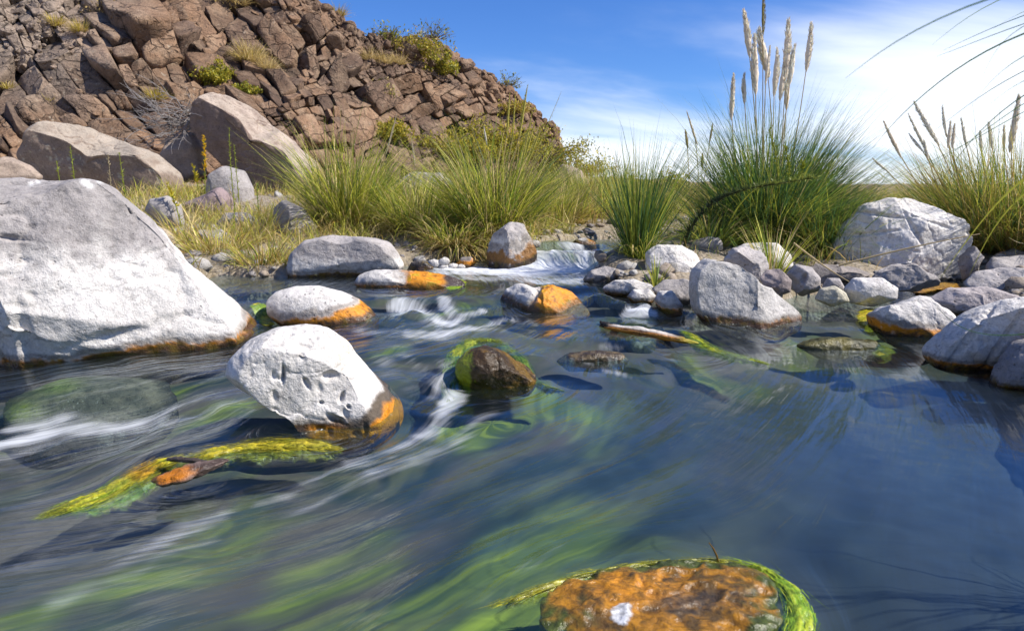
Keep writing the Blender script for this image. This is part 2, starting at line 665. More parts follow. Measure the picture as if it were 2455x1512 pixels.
def flow_map(x, y):
    zc = np.asarray(x) + 1j * np.asarray(y)
    ze = np.log(zc - FLOW_C)
    # unwrap the angle so the cut lies on the far left
    th = ze.imag
    th = np.where(th > 2.2, th - 2 * math.pi, th)
    ze = ze.real + 1j * th
    w = ze * 1j                     # the current runs towards smaller angle
    res = w.copy()
    for u, v, z, r in OBST:
        p = on_z(u, v, z)
        q = np.log(complex(p[0], p[1]) - FLOW_C) * 1j
        R = r / abs(complex(p[0], p[1]) - FLOW_C)
        d = w - q
        ad = np.abs(d)
        d = np.where(ad < R * .75, d / np.maximum(ad, 1e-9) * R * .75, d)
        res = res + R * R / d
    return res.real, res.imag


def poly_field(x, y, paths):
    """paths: [(strength, width, [(u,v,z)...])]; smooth ridge along each line on the water"""
    out = np.zeros_like(x)
    for st, wd, pl in paths:
        pts = [on_z(*q)[:2] if len(q) == 3 else q for q in pl]
        best = np.full_like(x, 1e9)
        if len(pts) == 1:
            best = np.hypot(x - pts[0][0], y - pts[0][1])
        for a, b in zip(pts[:-1], pts[1:]):
            ab = b - a
            tt = np.clip(((x - a[0]) * ab[0] + (y - a[1]) * ab[1]) / (ab @ ab + 1e-9), 0, 1)
            best = np.minimum(best, np.hypot(x - a[0] - tt * ab[0], (y - a[1] - tt * ab[1]) * .55))
        out = np.maximum(out, st * np.exp(-(best / wd) ** 2))
    return out


FOAM = [
    (1.05, .17, [(1090, 646, .21), (1200, 650, .21), (1330, 650, .21), (1400, 650, .21)]),
    (1.0, .07, [(1320, 606, .33), (1318, 640, .22)]), (1.0, .06, [(1398, 604, .33), (1400, 645, .21)]), (.95, .06, [(1290, 603, .33), (1270, 640, .22)]), (.7, .05, [(1355, 604, .33), (1358, 640, .22)]),
    (.5, .12, [(1130, 668, .2), (1400, 672, .2)]), (.7, .05, [(1390, 588, .37), (1350, 592, .36)]),
    (.85, .055, [(960, 728, .17), (1020, 750, .14), (1080, 775, .11)]), (.8, .05, [(1060, 715, .185), (1075, 745, .145)]), (.8, .05, [(1150, 745, .14), (1080, 770, .115)]),
    (.85, .06, [(985, 800, .11), (1060, 797, .11), (1130, 785, .11)]), (.5, .05, [(1130, 785, .11), (1230, 770, .11)]), (.4, .08, [(860, 795, .1), (1000, 810, .1)]), (.36, .14, [(980, 735, .16), (1060, 780, .11), (1150, 790, .11)]),
    (.26, .07, [(900, 850, .1), (950, 900, .06), (1000, 950, .01)]), (.26, .06, [(960, 840, .1), (1010, 890, .06), (1040, 940, .02)]),
    (.45, .05, [(1080, 880, .06), (1055, 925, .02)]),
    (.85, .045, [(1100, 945, 0), (1065, 985, 0), (1010, 1045, -.01)]), (.62, .035, [(1010, 1045, -.01), (920, 1092, -.01), (830, 1120, -.02)]), (.45, .028, [(830, 1120, -.02), (720, 1165, -.02), (620, 1200, -.03)]),
    (.34, .05, [(1150, 1000, 0), (1050, 1080, 0), (900, 1140, -.02)]), (.26, .02, [(1000, 1110, 0), (820, 1180, -.02), (700, 1230, -.03)]),
    (.8, .05, [(390, 990, .0), (250, 1020, -.02), (80, 1052, -.05), (-100, 1085, -.05)]), (.4, .05, [(380, 1005, 0), (150, 1060, -.05), (-80, 1120, -.05)]),
    (.5, .05, [(40, 1000, 0), (130, 1010, -.02)]), (.36, .07, [(560, 960, .03), (450, 1000, 0), (380, 1030, -.02)]),
    (.42, .05, [(500, 1255, -.04), (420, 1280, -.04), (330, 1340, -.05)]), (.3, .045, [(480, 1310, -.04), (330, 1380, -.05), (150, 1440, -.05)]),
    (.25, .05, [(700, 960, 0), (500, 1060, 0), (300, 1120, -.03)]), (.3, .03, [(520, 1000, 0), (440, 1040, -.01)]),
    (.42, .04, [(1400, 870, .02), (1440, 895, .01), (1500, 912, 0)]), (.4, .025, [(1440, 846, .04), (1475, 846, .04)]),
    (.95, .035, [(1510, 748, .12), (1560, 750, .12)]), (.7, .03, [(1500, 764, .09), (1580, 766, .09)]),
    (.45, .02, [(2030, 820, .04), (2075, 824, .03)]), (.35, .03, [(1900, 830, .02), (2080, 842, .01)]), (.3, .03, [(1620, 880, .0), (1560, 870, .01)]),
    (.28, .05, [(600, 740, .17), (640, 775, .1)]),
    (.24, .04, [(1350, 1320, 0), (1260, 1350, 0)]), (.22, .03, [(1330, 1400, 0), (1200, 1440, 0)]), (.2, .05, [(1450, 690, .2), (1200, 770, .11)]),
]
ALGAE = [
    (.75, .16, [(1500, 1330, 0), (1200, 1410, 0), (900, 1470, 0), (600, 1540, 0)]), (.55, .2, [(1400, 1180, 0), (1200, 1240, 0), (1000, 1330, 0), (700, 1400, 0)]),
    (.5, .12, [(900, 1180, 0), (700, 1230, 0)]), (.8, .10, [(1180, 840, .06), (1290, 870, .05), (1420, 915, .02)]), (.9, .08, [(1105, 850, .06), (1075, 905, .03), (1090, 940, 0)]),
    (.7, .1, [(1130, 960, 0), (1200, 930, 0), (1320, 905, .02)]), (.5, .12, [(560, 900, .05), (480, 950, .02), (560, 1000, 0)]), (.7, .12, [(380, 870, .05), (250, 880, .04), (80, 930, .03)]),
    (.8, .14, [(1920, 1400, 0), (1950, 1450, 0), (1880, 1520, 0)]), (.75, .1, [(1650, 810, .06), (1820, 860, .03)]), (.5, .18, [(1900, 790, .05), (2050, 780, .05), (2150, 760, .08)]),
    (.45, .14, [(1500, 900, 0), (1400, 950, 0)]), (.55, .07, [(900, 790, .1), (960, 785, .1)]), (.5, .1, [(100, 1330, -.05), (0, 1360, -.05)]), (.45, .12, [(560, 1160, -.02), (420, 1210, -.03), (300, 1260, -.03)]),
    (.45, .2, [(1550, 1280, 0), (1300, 1300, 0)]), (.5, .12, [(1110, 680, .2), (1040, 695, .2)]), (.45, .1, [(1450, 705, .18), (1500, 720, .16)]), (.5, .09, [(600, 1100, 0), (450, 1160, 0)]),
]
SUBMERGED = [  # (u, v, z of water, height, radius): the water domes over rocks just below
    (210, 915, .03, .035, .30), (1535, 738, .14, .045, .09), (1352, 622, .28, .015, .12), (1000, 762, .12, .03, .1), (1440, 715, .17, .03, .1)]


def water_z(x, y):
    z = water_level(x, y)
    for u, v, zz, h, r in SUBMERGED:
        p = on_z(u, v, zz)
        z = z + h * np.exp(-(((x - p[0]) ** 2 + (y - p[1]) ** 2) / r ** 2) ** 1.3)
    return z


xs = np.concatenate([np.linspace(-7, -2.2, 60)[:-1], np.linspace(-2.2, 2.6, 400), np.linspace(2.6, 8, 70)[1:]])
ys = np.concatenate([np.linspace(-2.0, 0.9, 30)[:-1], np.linspace(0.9, 5.9, 470), np.linspace(5.9, 8.5, 60)[1:]])
GX, GY = np.meshgrid(xs, ys)
gx, gy = GX.ravel(), GY.ravel()
GZ = water_z(gx, gy)
ph, ps = flow_map(gx, gy)
wx = gx + .05 * fbm(np.stack([gx * 5, gy * 5, gx * 0], 1), 81, 3)
wy = gy + .05 * fbm(np.stack([gx * 5, gy * 5, gx * 0 + 9], 1), 82, 3)
FO = poly_field(wx, wy, FOAM)
FO = FO * (.80 + .2 * sstep(4.3, 4.8, gy)) * np.clip(.86 + .55 * fbm(np.stack([gx * 7, gy * 7, gx * 0], 1), 83, 4) + .3 * (FO > .9), .15, 1.3)
slope = np.hypot(*np.gradient(GZ.reshape(GX.shape), ys, xs)).ravel()
rapid = np.clip(slope * 2.0 + FO * .8, 0, 1)
rip = fbm(np.stack([ph * 6, ps * 26, gx * 0], 1), 5, 3, .42) * (.003 + .016 * rapid) + fbm(np.stack([ph * 2.6, ps * 8, gx * 0], 1), 9, 3) * (.010 + .012 * rapid)
rip *= 1 - .75 * np.clip((FO - .35) / .5, 0, 1)
rip += fbm(np.stack([gx * 22, gy * 22, gx * 0], 1), 21, 2) * (.0005 + .005 * rapid) + np.clip(FO - .7, 0, 1) * (.008 + .016 * fbm(np.stack([gx * 11, gy * 11, gx * 0], 1), 23, 3))
water = link_mesh('stream_water', np.stack([gx, gy, GZ + rip], 1), grid_faces(len(ys), len(xs)), M_WATER,
                  attrs={'flow': np.stack([ph, ps, 0 * ph], 1), 'foam': FO, 'rapid': rapid})
tag(water, kind='structure')

bx_, by_ = gx.reshape(GX.shape)[::2, ::2].ravel(), gy.reshape(GX.shape)[::2, ::2].ravel()
bw = water_level(bx_, by_)
bph, bps = flow_map(bx_, by_)
bz = bw - 0.16 + 0.05 * fbm(np.stack([bx_ * 3, by_ * 3, bx_ * 0], 1), 3, 4)
nr, ncol = GX[::2, ::2].shape
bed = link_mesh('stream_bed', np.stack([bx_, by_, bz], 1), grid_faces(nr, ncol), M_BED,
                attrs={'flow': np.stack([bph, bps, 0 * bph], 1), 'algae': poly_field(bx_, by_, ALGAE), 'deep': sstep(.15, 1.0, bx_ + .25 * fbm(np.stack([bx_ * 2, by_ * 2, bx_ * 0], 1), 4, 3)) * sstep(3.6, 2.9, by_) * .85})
tag(bed, kind='structure')

# outline of the stream on the ground
EDGE = [on_z(u, v, z)[:2] for u, v, z in [(525, 662, .2), (700, 668, .2), (860, 652, .2), (990, 640, .21), (1060, 632, .215), (1160, 622, .23), (1270, 604, .33), (1300, 590, .36), (1330, 572, .4)]]
EDGE += [np.array([.9, 6.6]), np.array([1.6, 7.2]), np.array([2.2, 6.9]), np.array([1.6, 6.3])]
EDGE += [on_z(u, v, z)[:2] for u, v, z in [(1500, 585, .36), (1440, 632, .27), (1410, 660, .2), (1460, 690, .18), (1590, 715, .15), (1660, 745, .1), (1800, 745, .1), (1930, 708, .11), (2100, 700, .12), (2200, 672, .13), (2420, 676, .14)]]
EDGE += [np.array([3.3, 4.9]), np.array([2.9, 4.1]), np.array([2.4, 3.2]), np.array([2.0, 2.4]), np.array([1.6, 1.65]), np.array([1.4, .9]), np.array([1.4, -3]), np.array([-9, -3]), np.array([-9, 2.2]), np.array([-3.6, 3.2]), np.array([-2.6, 4.2]), np.array([-2.2, 4.7])]
EDGE = np.array(EDGE)


def poly_sd(x, y, P):
    d = np.full_like(x, 1e9)
    inside = np.zeros(x.shape, bool)
    n = len(P)
    for i in range(n):
        a, b = P[i], P[(i + 1) % n]
        ab = b - a
        tt = np.clip(((x - a[0]) * ab[0] + (y - a[1]) * ab[1]) / (ab @ ab), 0, 1)
        d = np.minimum(d, np.hypot(x - a[0] - tt * ab[0], y - a[1] - tt * ab[1]))
        c = (a[1] > y) != (b[1] > y)
        xi = a[0] + (y - a[1]) * ab[0] / (ab[1] if abs(ab[1]) > 1e-9 else 1e-9)
        inside ^= c & (x < xi)
    return np.where(inside, -d, d)


BANK = [(-1.9, 4.9, .24), (-2.2, 5.6, .34), (-1.6, 5.2, .27), (-2.4, 7, .5), (-3.5, 5, .45), (-3.2, 4.3, .4), (-4.5, 8, .75), (-2.6, 9, .75), (-6, 6, .7), (-3, 11, 1.0), (-8, 11, 1.2), (-1.7, 6.5, .45), (-1.2, 5.7, .33),
        (-.9, 6.9, .5), (-.3, 6.2, .36), (0, 7.5, .5), (.6, 7.4, .48), (-.5, 9, .7), (0, 12, .85), (2, 12, .7), (1.2, 8, .5), (2.1, 8.5, .5), (1.3, 5.3, .25), (1.7, 5.2, .27), (2.2, 6, .33), (2.6, 5.1, .28), (3.4, 5.3, .3), (4, 4.4, .3), (3.4, 3.2, .2),
        (3, 1.5, .2), (1.8, 1.2, .12), (1.6, 0, .12), (4, 7, .4), (7, 7, .45), (8, 3, .4), (3, 20, .6), (12, 20, .5), (-4, 3, .3), (-10, 3, .6), (0, 40, .75), (30, 40, .5), (-30, 20, 1.5), (60, 90, .3), (-40, -20, .5), (40, -20, .5), (1.55, 4.75, .17), (2.2, 4.7, .17)]


def bank_z(x, y):
    return shep(x, y, BANK, 2.0, .05)


def ground_z(x, y):
    x = np.atleast_1d(np.asarray(x, float))
    y = np.atleast_1d(np.asarray(y, float))
    sd = poly_sd(x, y, EDGE)
    k = sstep(-.06, .30, sd)
    k2 = sstep(-.05, .07, sd)
    w = water_level(np.clip(x, -7, 8), np.clip(y, -2, 8.5))
    near = np.exp(-(np.hypot(x, y - 4) / 14) ** 2)
    w = w * near + (1 - near) * .4
    lowz = w - .55 + .60 * k2
    return lowz * (1 - k) + np.maximum(bank_z(x, y), w + .06) * k


def spaced(lo, hi, n, focus, s):
    a, b = math.asinh((lo - focus) / s), math.asinh((hi - focus) / s)
    return focus + s * np.sinh(np.linspace(a, b, n))


ux = spaced(-400, 400, 330, 0.2, 2.2)
uy = spaced(-60, 700, 330, 5.2, 2.0)
QX, QY = np.meshgrid(ux, uy)
qx, qy = QX.ravel(), QY.ravel()
qz = ground_z(qx, qy)
qz = qz + np.where(poly_sd(qx, qy, EDGE) > .02, .035, 0) * fbm(np.stack([qx * 4, qy * 4, qx * 0], 1), 8, 4)
ground = link_mesh('ground', np.stack([qx, qy, qz], 1), grid_faces(len(uy), len(ux)), M_GROUND)
tag(ground, kind='structure')


# ------------------------------------------------------------------ boulders
GREY = np.array([.315, .29, .275])
PALE = np.array([.60, .57, .53])
ORANGE = np.array([.62, .235, .012])
DARKO = np.array([.20, .085, .012])
BLACK = np.array([.030, .027, .026])
MOSS = np.array([.33, .34, .02])


def mix3(a, b, k):
    return a * (1 - k)[:, None] + b * k[:, None]


def radial(pts2, n=256):
    """outline (k,2) around its centroid -> radius by angle"""
    P = np.asarray(pts2)
    a, b = P, np.roll(P, -1, 0)
    cr = a[:, 0] * b[:, 1] - a[:, 1] * b[:, 0]
    A = cr.sum() / 2
    c = ((a + b) * cr[:, None]).sum(0) / (6 * A)
    dense = np.concatenate([a + (b - a) * t for t in np.linspace(0, 1, 24, endpoint=False)], 0) - c
    ang = np.arctan2(dense[:, 1], dense[:, 0])
    r = np.hypot(dense[:, 0], dense[:, 1])
    o = np.argsort(ang)
    th = np.linspace(-math.pi, math.pi, n, endpoint=False)
    rr = np.interp(th, np.concatenate([ang[o] - 2 * math.pi, ang[o], ang[o] + 2 * math.pi]), np.tile(r[o], 3))
    k = np.exp(-np.linspace(-2, 2, 9) ** 2)
    k /= k.sum()
    rr = np.convolve(np.concatenate([rr[-4:], rr, rr[:4]]), k, 'valid')
    return c, th, rr


def mesh_normals(v, f):
    n = np.cross(v[f[:, 1]] - v[f[:, 0]], v[f[:, 2]] - v[f[:, 0]])
    out = np.zeros_like(v)
    for k in range(3):
        np.add.at(out, f[:, k], n)
    return out / np.maximum(np.linalg.norm(out, axis=1), 1e-12)[:, None]


_seed = [100]


def boulder(name, label, cat, outline, y, depth=0.8, yaw=0, level=4, power=2.5, rough=0.05, cuts=5, lean=0.0, facets=(), dents=(), grey=GREY, pale=None,
            pale_h=None, orange=None, wet_h=0.0, mat=None, water=True, group=None, cut_d=(.72, .92), tint=None, black=0.02, warmtop=None, ocol=None, pits=0):
    """an outline seen in the picture, set on an upright plane y metres away and given a body: depth = half thickness / half width"""
    _seed[0] += 1
    sd = _seed[0]
    rng = np.random.default_rng(sd)
    uc = np.mean([q[0] for q in outline])
    vc = np.mean([q[1] for q in outline])
    Q = on_y(uc, vc, y)
    ya = math.radians(yaw)
    ex = np.array([math.cos(ya), math.sin(ya), 0])
    ny = np.array([-math.sin(ya), math.cos(ya), 0])       # away from the camera
    loc2 = []
    for q in outline:
        d = ray(*q)
        o = np.array([0, 0, CAM_H])
        tt = ((Q - o) @ ny) / (d @ ny)
        p = o + d * tt - Q
        loc2.append((p @ ex, p[2]))
    c, th, rr = radial(loc2)
    s, f = icosphere(level)
    k = np.hypot(s[:, 0], s[:, 2])
    ang = np.arctan2(s[:, 2], s[:, 0])
    R = np.interp(ang, th, rr, period=2 * math.pi)
    sc = 1.0 / (k ** power + np.abs(s[:, 1]) ** power) ** (1 / power)
    hw = np.mean(np.sort(rr)[len(rr) // 3:])
    D = depth * hw
    L = np.stack([s[:, 0] * sc, s[:, 1] * sc, s[:, 2] * sc], 1)      # unit superellipsoid, used for cuts
    for i in range(cuts):
        n = rng.normal(size=3) * np.array([.8, 1.0, .8])
        n[1] = -abs(n[1]) - .35 if rng.random() < .8 else abs(n[1])
        n /= np.linalg.norm(n)
        dd = rng.uniform(*cut_d)
        e = np.maximum(L @ n - dd, 0)
        L = L - n * (e * .93)[:, None]
    for n0, n1, n2, dd in facets:
        n = np.array([n0, n1, n2], float)
        n /= np.linalg.norm(n)
        e = np.maximum(L @ n - dd, 0)
        L = L - n * (e * .96)[:, None]
    px, py, pz = L[:, 0] * R, L[:, 1] * D, L[:, 2] * R
    py = py - lean * pz
    P = Q + np.outer(c[0] + px, ex) + np.outer(py, ny)
    P[:, 2] = Q[2] + c[1] + pz
    nrm = mesh_normals(P, f)
    sz = hw
    off = rng.uniform(0, 50, 3)
    nn = fbm(P / sz * 1.3 + off, sd, 3) * rough * 1.2 + fbm(P / sz * 4.5 + off, sd + 3, 4, .55) * rough * .55
    rid = 1 - np.abs(fbm(P / sz * 2.2 + off, sd + 5, 3)) * 2
    nn -= np.clip(rid - .86, 0, 1) * rough * 2.2
    P = P + nrm * (nn * sz)[:, None]
    for q in dents:
        du, dv, ru, rv, dp = q[:5]
        an = math.radians(q[5]) if len(q) > 5 else 0
        uu, vv = to_px(P)
        a_, b_ = (uu - du), (vv - dv)
        a2, b2 = a_ * math.cos(an) + b_ * math.sin(an), -a_ * math.sin(an) + b_ * math.cos(an)
        front = (nrm @ ny) < .15
        wob = 1 + .55 * fbm(P * 34 + du, sd + 21, 3)
        g = np.exp(-(((a2 / ru) ** 2 + (b2 / rv) ** 2) * wob) ** 2) * front
        P = P - nrm * (g * dp)[:, None]
    if pits:
        nrm = mesh_normals(P, f)
        cand = rng.integers(0, len(P), pits)
        for q in cand:
            rp_ = rng.uniform(.004, .016) * (1 if rng.random() < .85 else 1.8)
            an = rng.uniform(.55, 1.5)
            dv_ = (P - P[q]) * np.array([an, 1, 1 / an])
            d2 = (dv_ ** 2).sum(1) / rp_ ** 2
            P = P - nrm * (np.exp(-d2 ** 1.5) * rp_ * rng.uniform(.3, .8))[:, None]
    nrm = mesh_normals(P, f)
    # colour
    if water is True:
        hwv = P[:, 2] - water_level(np.clip(P[:, 0], -7, 8), np.clip(P[:, 1], -2, 8.5))
    elif water is None:
        hwv = P[:, 2] * 0 + 5.0
    else:
        hwv = P[:, 2] - water
    m1 = fbm(P * 7 + off, sd + 7, 4)
    m2 = fbm(P * 26 + off, sd + 9, 4, .6)
    m3 = fbm(P * 85 + off, sd + 11, 3, .6)
    base = np.tile(grey, (len(P), 1)).astype(float) * (1 + .16 * m1 + .10 * m2)[:, None]
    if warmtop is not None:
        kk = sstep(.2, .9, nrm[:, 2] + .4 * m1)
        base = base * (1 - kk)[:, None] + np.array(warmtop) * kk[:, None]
    gp = sstep(.02, .34, m1 * .7 + m2 * .6 + .1)[:, None] * .34
    if pale is not None:
        hh = pale_h if pale_h is not None else 9
        kk = sstep(.12, -.12, (hwv - hh) / max(sz, .05) + .22 * m1 + .12 * m2) if hh < 8 else sstep(-.75, .25, m1 * .8 + m2 * .5 + .35)
        base = base * (1 - kk)[:, None] + (np.array(pale) * (1 - gp) + np.array(pale) * .66 * gp) * kk[:, None] * (1 + .07 * m2 + .05 * m3)[:, None]
    wet = np.zeros(len(P))
    if orange is not None:
        oh, bias, amt = orange
        ta = px / max(np.max(np.abs(px)), 1e-6)
        q = (oh * (1 + bias * ta) - hwv) / max(oh, .015) + .75 * m1 + .55 * m2
        ring = sstep(-1.3, -.7, q) * (1 - sstep(-.5, .0, q))
        base = base * (1 - .6 * ring)[:, None] + np.array([.12, .09, .065]) * (.6 * ring)[:, None]
        kk = sstep(-.35, .1, q) * amt * (.25 + .75 * sstep(-.45, .0, m2 * .8 + m1 * .5 + .12))
        dk = sstep(-.05, .55, m2 * .9 + m3 * .7)
        oc = (ORANGE if ocol is None else np.array(ocol)) * (1 - dk)[:, None] + DARKO * dk[:, None]
        mk = sstep(.25, .6, -m1 + .5 * m2)[:, None]
        oc = oc * (1 - mk * .5) + np.array([.50, .30, .02]) * mk * (.5 if ocol is None else .1)
        base = base * (1 - kk)[:, None] + oc * kk[:, None]
        wet = np.maximum(wet, kk * .55)
    kk = sstep(black + .020, black - .002, hwv - .030 * m1 - .018 * m2 - .01 * m3) * (.9 if water is not None else 0)
    bl = BLACK * (1 - sstep(.0, .4, m2))[:, None] + np.array([.11, .075, .015]) * sstep(.0, .4, m2)[:, None]
    base = base * (1 - kk)[:, None] + bl * kk[:, None]
    wet = np.maximum(wet, kk)
    if wet_h:
        kk = sstep(wet_h * 1.2, wet_h * .8, hwv - .03 * m1)
        base = base * (1 - .5 * kk)[:, None]
        wet = np.maximum(wet, kk * .8)
    if tint is not None:
        base, wet = tint(P, nrm, hwv, m1, m2, base, wet)
    base = np.clip(base, .004, .92)
    lo = P[:, 2].min()
    o = link_mesh(name, P, f, mat or M_ROCK, cols=base, attrs={'wet': wet}, loc=(Q[0], Q[1], lo))
    tag(o, label, cat, group)
    return o


def wd(v, z):                     # distance of the water line seen at row v, water level z
    return on_z(1227, v, z)[1]


# the great boulder at the left edge
def tint_big(P, nrm, hw, m1, m2, base, wet):
    u, v = to_px(P)
    st = np.array([.80, .80, .78])
    k = np.zeros(len(P))
    for a, b, r in ((205, 437, 9), (75, 441, 6), (92, 437, 5), (240, 434, 7), (215, 445, 8)):
        k = np.maximum(k, np.exp(-((u - a) / r) ** 2 - ((v - b) / (r * .7)) ** 2 + m2) * (nrm[:, 1] < .3))
    k = np.clip(k * 1.3, 0, .8)
    return base * (1 - k)[:, None] + st * k[:, None], wet


boulder('boulder', 'huge pale grey boulder at the left edge, its foot in the stream', 'boulder',
        [(-330, 560), (-240, 450), (-100, 428), (60, 430), (150, 434), (215, 426), (262, 438), (330, 490), (400, 552), (470, 638), (540, 712), (605, 765), (632, 795), (600, 850), (400, 930), (200, 1010), (0, 1020), (-250, 950), (-340, 760)],
        3.28, depth=.66, yaw=14, level=6, power=2.9, rough=.045, cuts=0, lean=.16,
        facets=((.35, -1, .62, .66), (.15, -1, -.30, .74), (-1, -.75, -.1, .50), (.0, -.3, 1, .90)),
        dents=((165, 545, 7, 3, .015), (77, 545, 4, 2.5, .012), (212, 582, 4, 3, .012), (30, 570, 45, 5, .02, 6), (325, 637, 12, 3, .012, 10), (590, 790, 6, 25, .03, 40), (430, 700, 14, 2, .008), (60, 800, 16, 80, .012, -14), (300, 800, 120, 14, .018, -12), (420, 760, 60, 8, .012, -10), (250, 700, 30, 3, .006)),
        grey=GREY * 1.02, pale=PALE * 1.06, pale_h=.46, orange=(.035, 0, 1), black=.022, tint=tint_big, pits=260)

# the white boulder amid the rapid
def tint_mid(P, nrm, hw, m1, m2, base, wet):
    u, v = to_px(P)
    # damp brown patch and orange crust towards the lower right
    s = (u - 760) * .62 + (v - 900) * .78
    e = s - 128 + 26 * m1 + 14 * m2
    k = sstep(-6, 12, e)
    base = base * (1 - k)[:, None] + np.array([.105, .082, .06]) * k[:, None]
    k2 = sstep(34, 48, e + 10 * m1) * (1 - sstep(84, 96, e)) + .0
    low = sstep(1018, 1034, v + 10 * m1) * sstep(725, 760, u)
    k2 = np.clip(np.maximum(k2, low), 0, 1) * (nrm[:, 1] < .3)
    oc = ORANGE * (1 - sstep(.1, .8, m2))[:, None] + DARKO * sstep(.1, .8, m2)[:, None]
    base = base * (1 - k2)[:, None] + oc * k2[:, None]
    k3 = sstep(84, 98, e)
    base = base * (1 - k3)[:, None] + BLACK * k3[:, None]
    wet = np.maximum(wet, np.maximum(k2 * .7, k3 * .95))
    yl = np.exp(-((u - 828) / 22) ** 2 - ((v - 835) / 50) ** 2)
    base = base * (1 - .35 * yl)[:, None] + np.array([.6, .5, .3]) * (.35 * yl)[:, None]
    return base, wet


boulder('boulder', 'white pitted boulder in the middle of the rapid, orange crust at lower right', 'boulder',
        [(570, 880), (588, 838), (625, 804), (680, 777), (732, 767), (782, 774), (822, 805), (848, 852), (884, 902), (922, 942), (948, 972), (962, 1000), (955, 1035), (920, 1075), (860, 1100), (790, 1100), (725, 1060), (680, 1020), (640, 985), (604, 945), (578, 912)],
        2.42, depth=.92, level=6, power=2.35, rough=.035, cuts=2, lean=.42, cut_d=(.86, .95),
        facets=((.18, -1, .42, .72), (-1, -.75, -.55, .74), (.1, -.2, 1, .9), (.2, -.55, 1.0, .86)),
        dents=((790, 902, 20, 12, .026, -12), (735, 920, 6, 15, .018, -28), (678, 900, 3.5, 22, .03), (818, 952, 6, 14, .02, 20), (770, 965, 5, 4, .018), (835, 975, 5, 5, .02), (803, 1005, 24, 9, .018, 24), (735, 830, 14, 4, .012), (855, 1040, 8, 6, .018), (815, 880, 7, 9, .012)),
        grey=PALE * .9, pale=PALE * 1.08, orange=(.022, 0, 1), black=.016, tint=tint_mid, ocol=(.34, .15, .02), pits=90)

boulder('boulder', 'white rounded boulder with an orange rim just behind the pitted one', 'boulder',
        [(640, 722), (660, 702), (700, 688), (760, 685), (812, 698), (855, 718), (885, 738), (910, 765), (905, 800), (850, 815), (760, 805), (690, 790), (645, 755)],
        3.72, depth=.72, level=5, power=2.2, rough=.03, cuts=1, grey=PALE * .75, pale=PALE, orange=(.045, .75, 1), mat=M_VES, black=.012)
boulder('boulder', 'long flat grey boulder at the foot of the left bank', 'boulder',
        [(690, 640), (698, 606), (735, 576), (790, 566), (900, 572), (932, 582), (958, 612), (972, 640), (950, 665), (860, 685), (780, 690), (715, 685), (692, 665)],
        4.95, depth=.62, level=5, power=3.0, rough=.035, cuts=2, lean=.05, facets=((0, -1, .25, .72), (.1, -1, -.5, .66), (0, -.25, 1, .88)), grey=GREY * 1.12, pale=PALE * .95, pale_h=.12, orange=(.03, .2, 1), black=.02, ocol=(.34, .16, .02))


def tint_half(u0, soft, black_right=None):
    def fn(P, nrm, hw, m1, m2, base, wet):
        u, v = to_px(P)
        e = u - u0 + 30 * m1 + 18 * m2
        k = sstep(-soft, soft, e)
        edge = np.exp(-(e / (soft * 1.6)) ** 2) * .6
        base = base * (1 - edge)[:, None] + np.array([.10, .07, .05]) * edge[:, None]
        m3 = fbm(P * 60, 5, 4, .65)
        mk = sstep(.0, .5, m2 * .9 - m1 * .4 + m3 * .5)[:, None]
        oc = ORANGE * 1.0 * (1 - mk) + np.array([.46, .30, .015]) * mk
        mk = sstep(.12, .5, -m2 * .7 + m3 * .9)[:, None] * .85
        oc = oc * (1 - mk) + np.array([.20, .085, .015]) * mk
        mk = sstep(.05, .0, hw - .02 * m2)[:, None] * .8
        oc = oc * (1 - mk) + np.array([.07, .04, .012]) * mk
        base = base * (1 - k)[:, None] + oc * k[:, None]
        wet = np.maximum(wet, k * .6)
        if black_right is not None:
            k = sstep(-8, 8, u - black_right + 25 * m1)
            base = base * (1 - k)[:, None] + np.array([.07, .052, .045]) * k[:, None]
            wet = np.maximum(wet, k * .95)
        return base, wet
    return fn


boulder('boulder', 'low boulder, white at one end and bright orange at the other, midstream below the cascade', 'boulder',
        [(845, 678), (862, 657), (900, 648), (960, 646), (1020, 650), (1082, 660), (1118, 678), (1100, 705), (960, 712), (870, 708)],
        4.40, depth=.6, level=5, power=2.4, rough=.05, cuts=2, grey=PALE * .9, pale=PALE, orange=(.02, 0, 1), tint=tint_half(975, 14, 1065), black=.01)
boulder('boulder', 'boulder half white half thick orange crust, in front of the white cascade', 'boulder',
        [(1192, 722), (1208, 696), (1240, 681), (1282, 690), (1330, 683), (1372, 696), (1402, 730), (1418, 755), (1380, 775), (1300, 778), (1210, 765)],
        4.02, depth=.7, level=5, power=2.4, rough=.06, cuts=3, facets=((-1, -.6, .35, .62),), dents=((1285, 705, 6, 26, .02, 30),), grey=PALE * .85, pale=PALE, orange=(.022, 0, 1), tint=tint_half(1295, 8), black=.02)
boulder('boulder', 'upright grey boulder with a rusty brown foot beside the cascade', 'boulder',
        [(1166, 602), (1180, 560), (1222, 533), (1256, 538), (1272, 572), (1287, 606), (1285, 650), (1230, 660), (1175, 655), (1162, 630)],
        5.35, depth=.85, level=5, power=2.8, rough=.05, cuts=3, facets=((-1, -.7, .1, .55), (.4, -1, .3, .72)), grey=GREY * 1.1, pale=PALE * .95, pale_h=.22, orange=(.10, .1, 1), black=.03, ocol=(.24, .115, .03))


def tint_wetrock(P, nrm, hw, m1, m2, base, wet):
    b = np.array([.055, .034, .014]) * (1 + .9 * m2)[:, None]
    k = sstep(.0, .45, m1 + .5 * m2)[:, None]
    b = b * (1 - k) + np.array([.15, .085, .012]) * k
    u, v = to_px(P)
    g = sstep(.10, -.15, nrm[:, 0] * .5 + (u - 1095) / 120 + .4 * m1 + .3 * m2)
    b = b * (1 - .8 * g)[:, None] + np.array([.26, .33, .012]) * (.8 * g)[:, None]
    return b, wet * 0 + .92


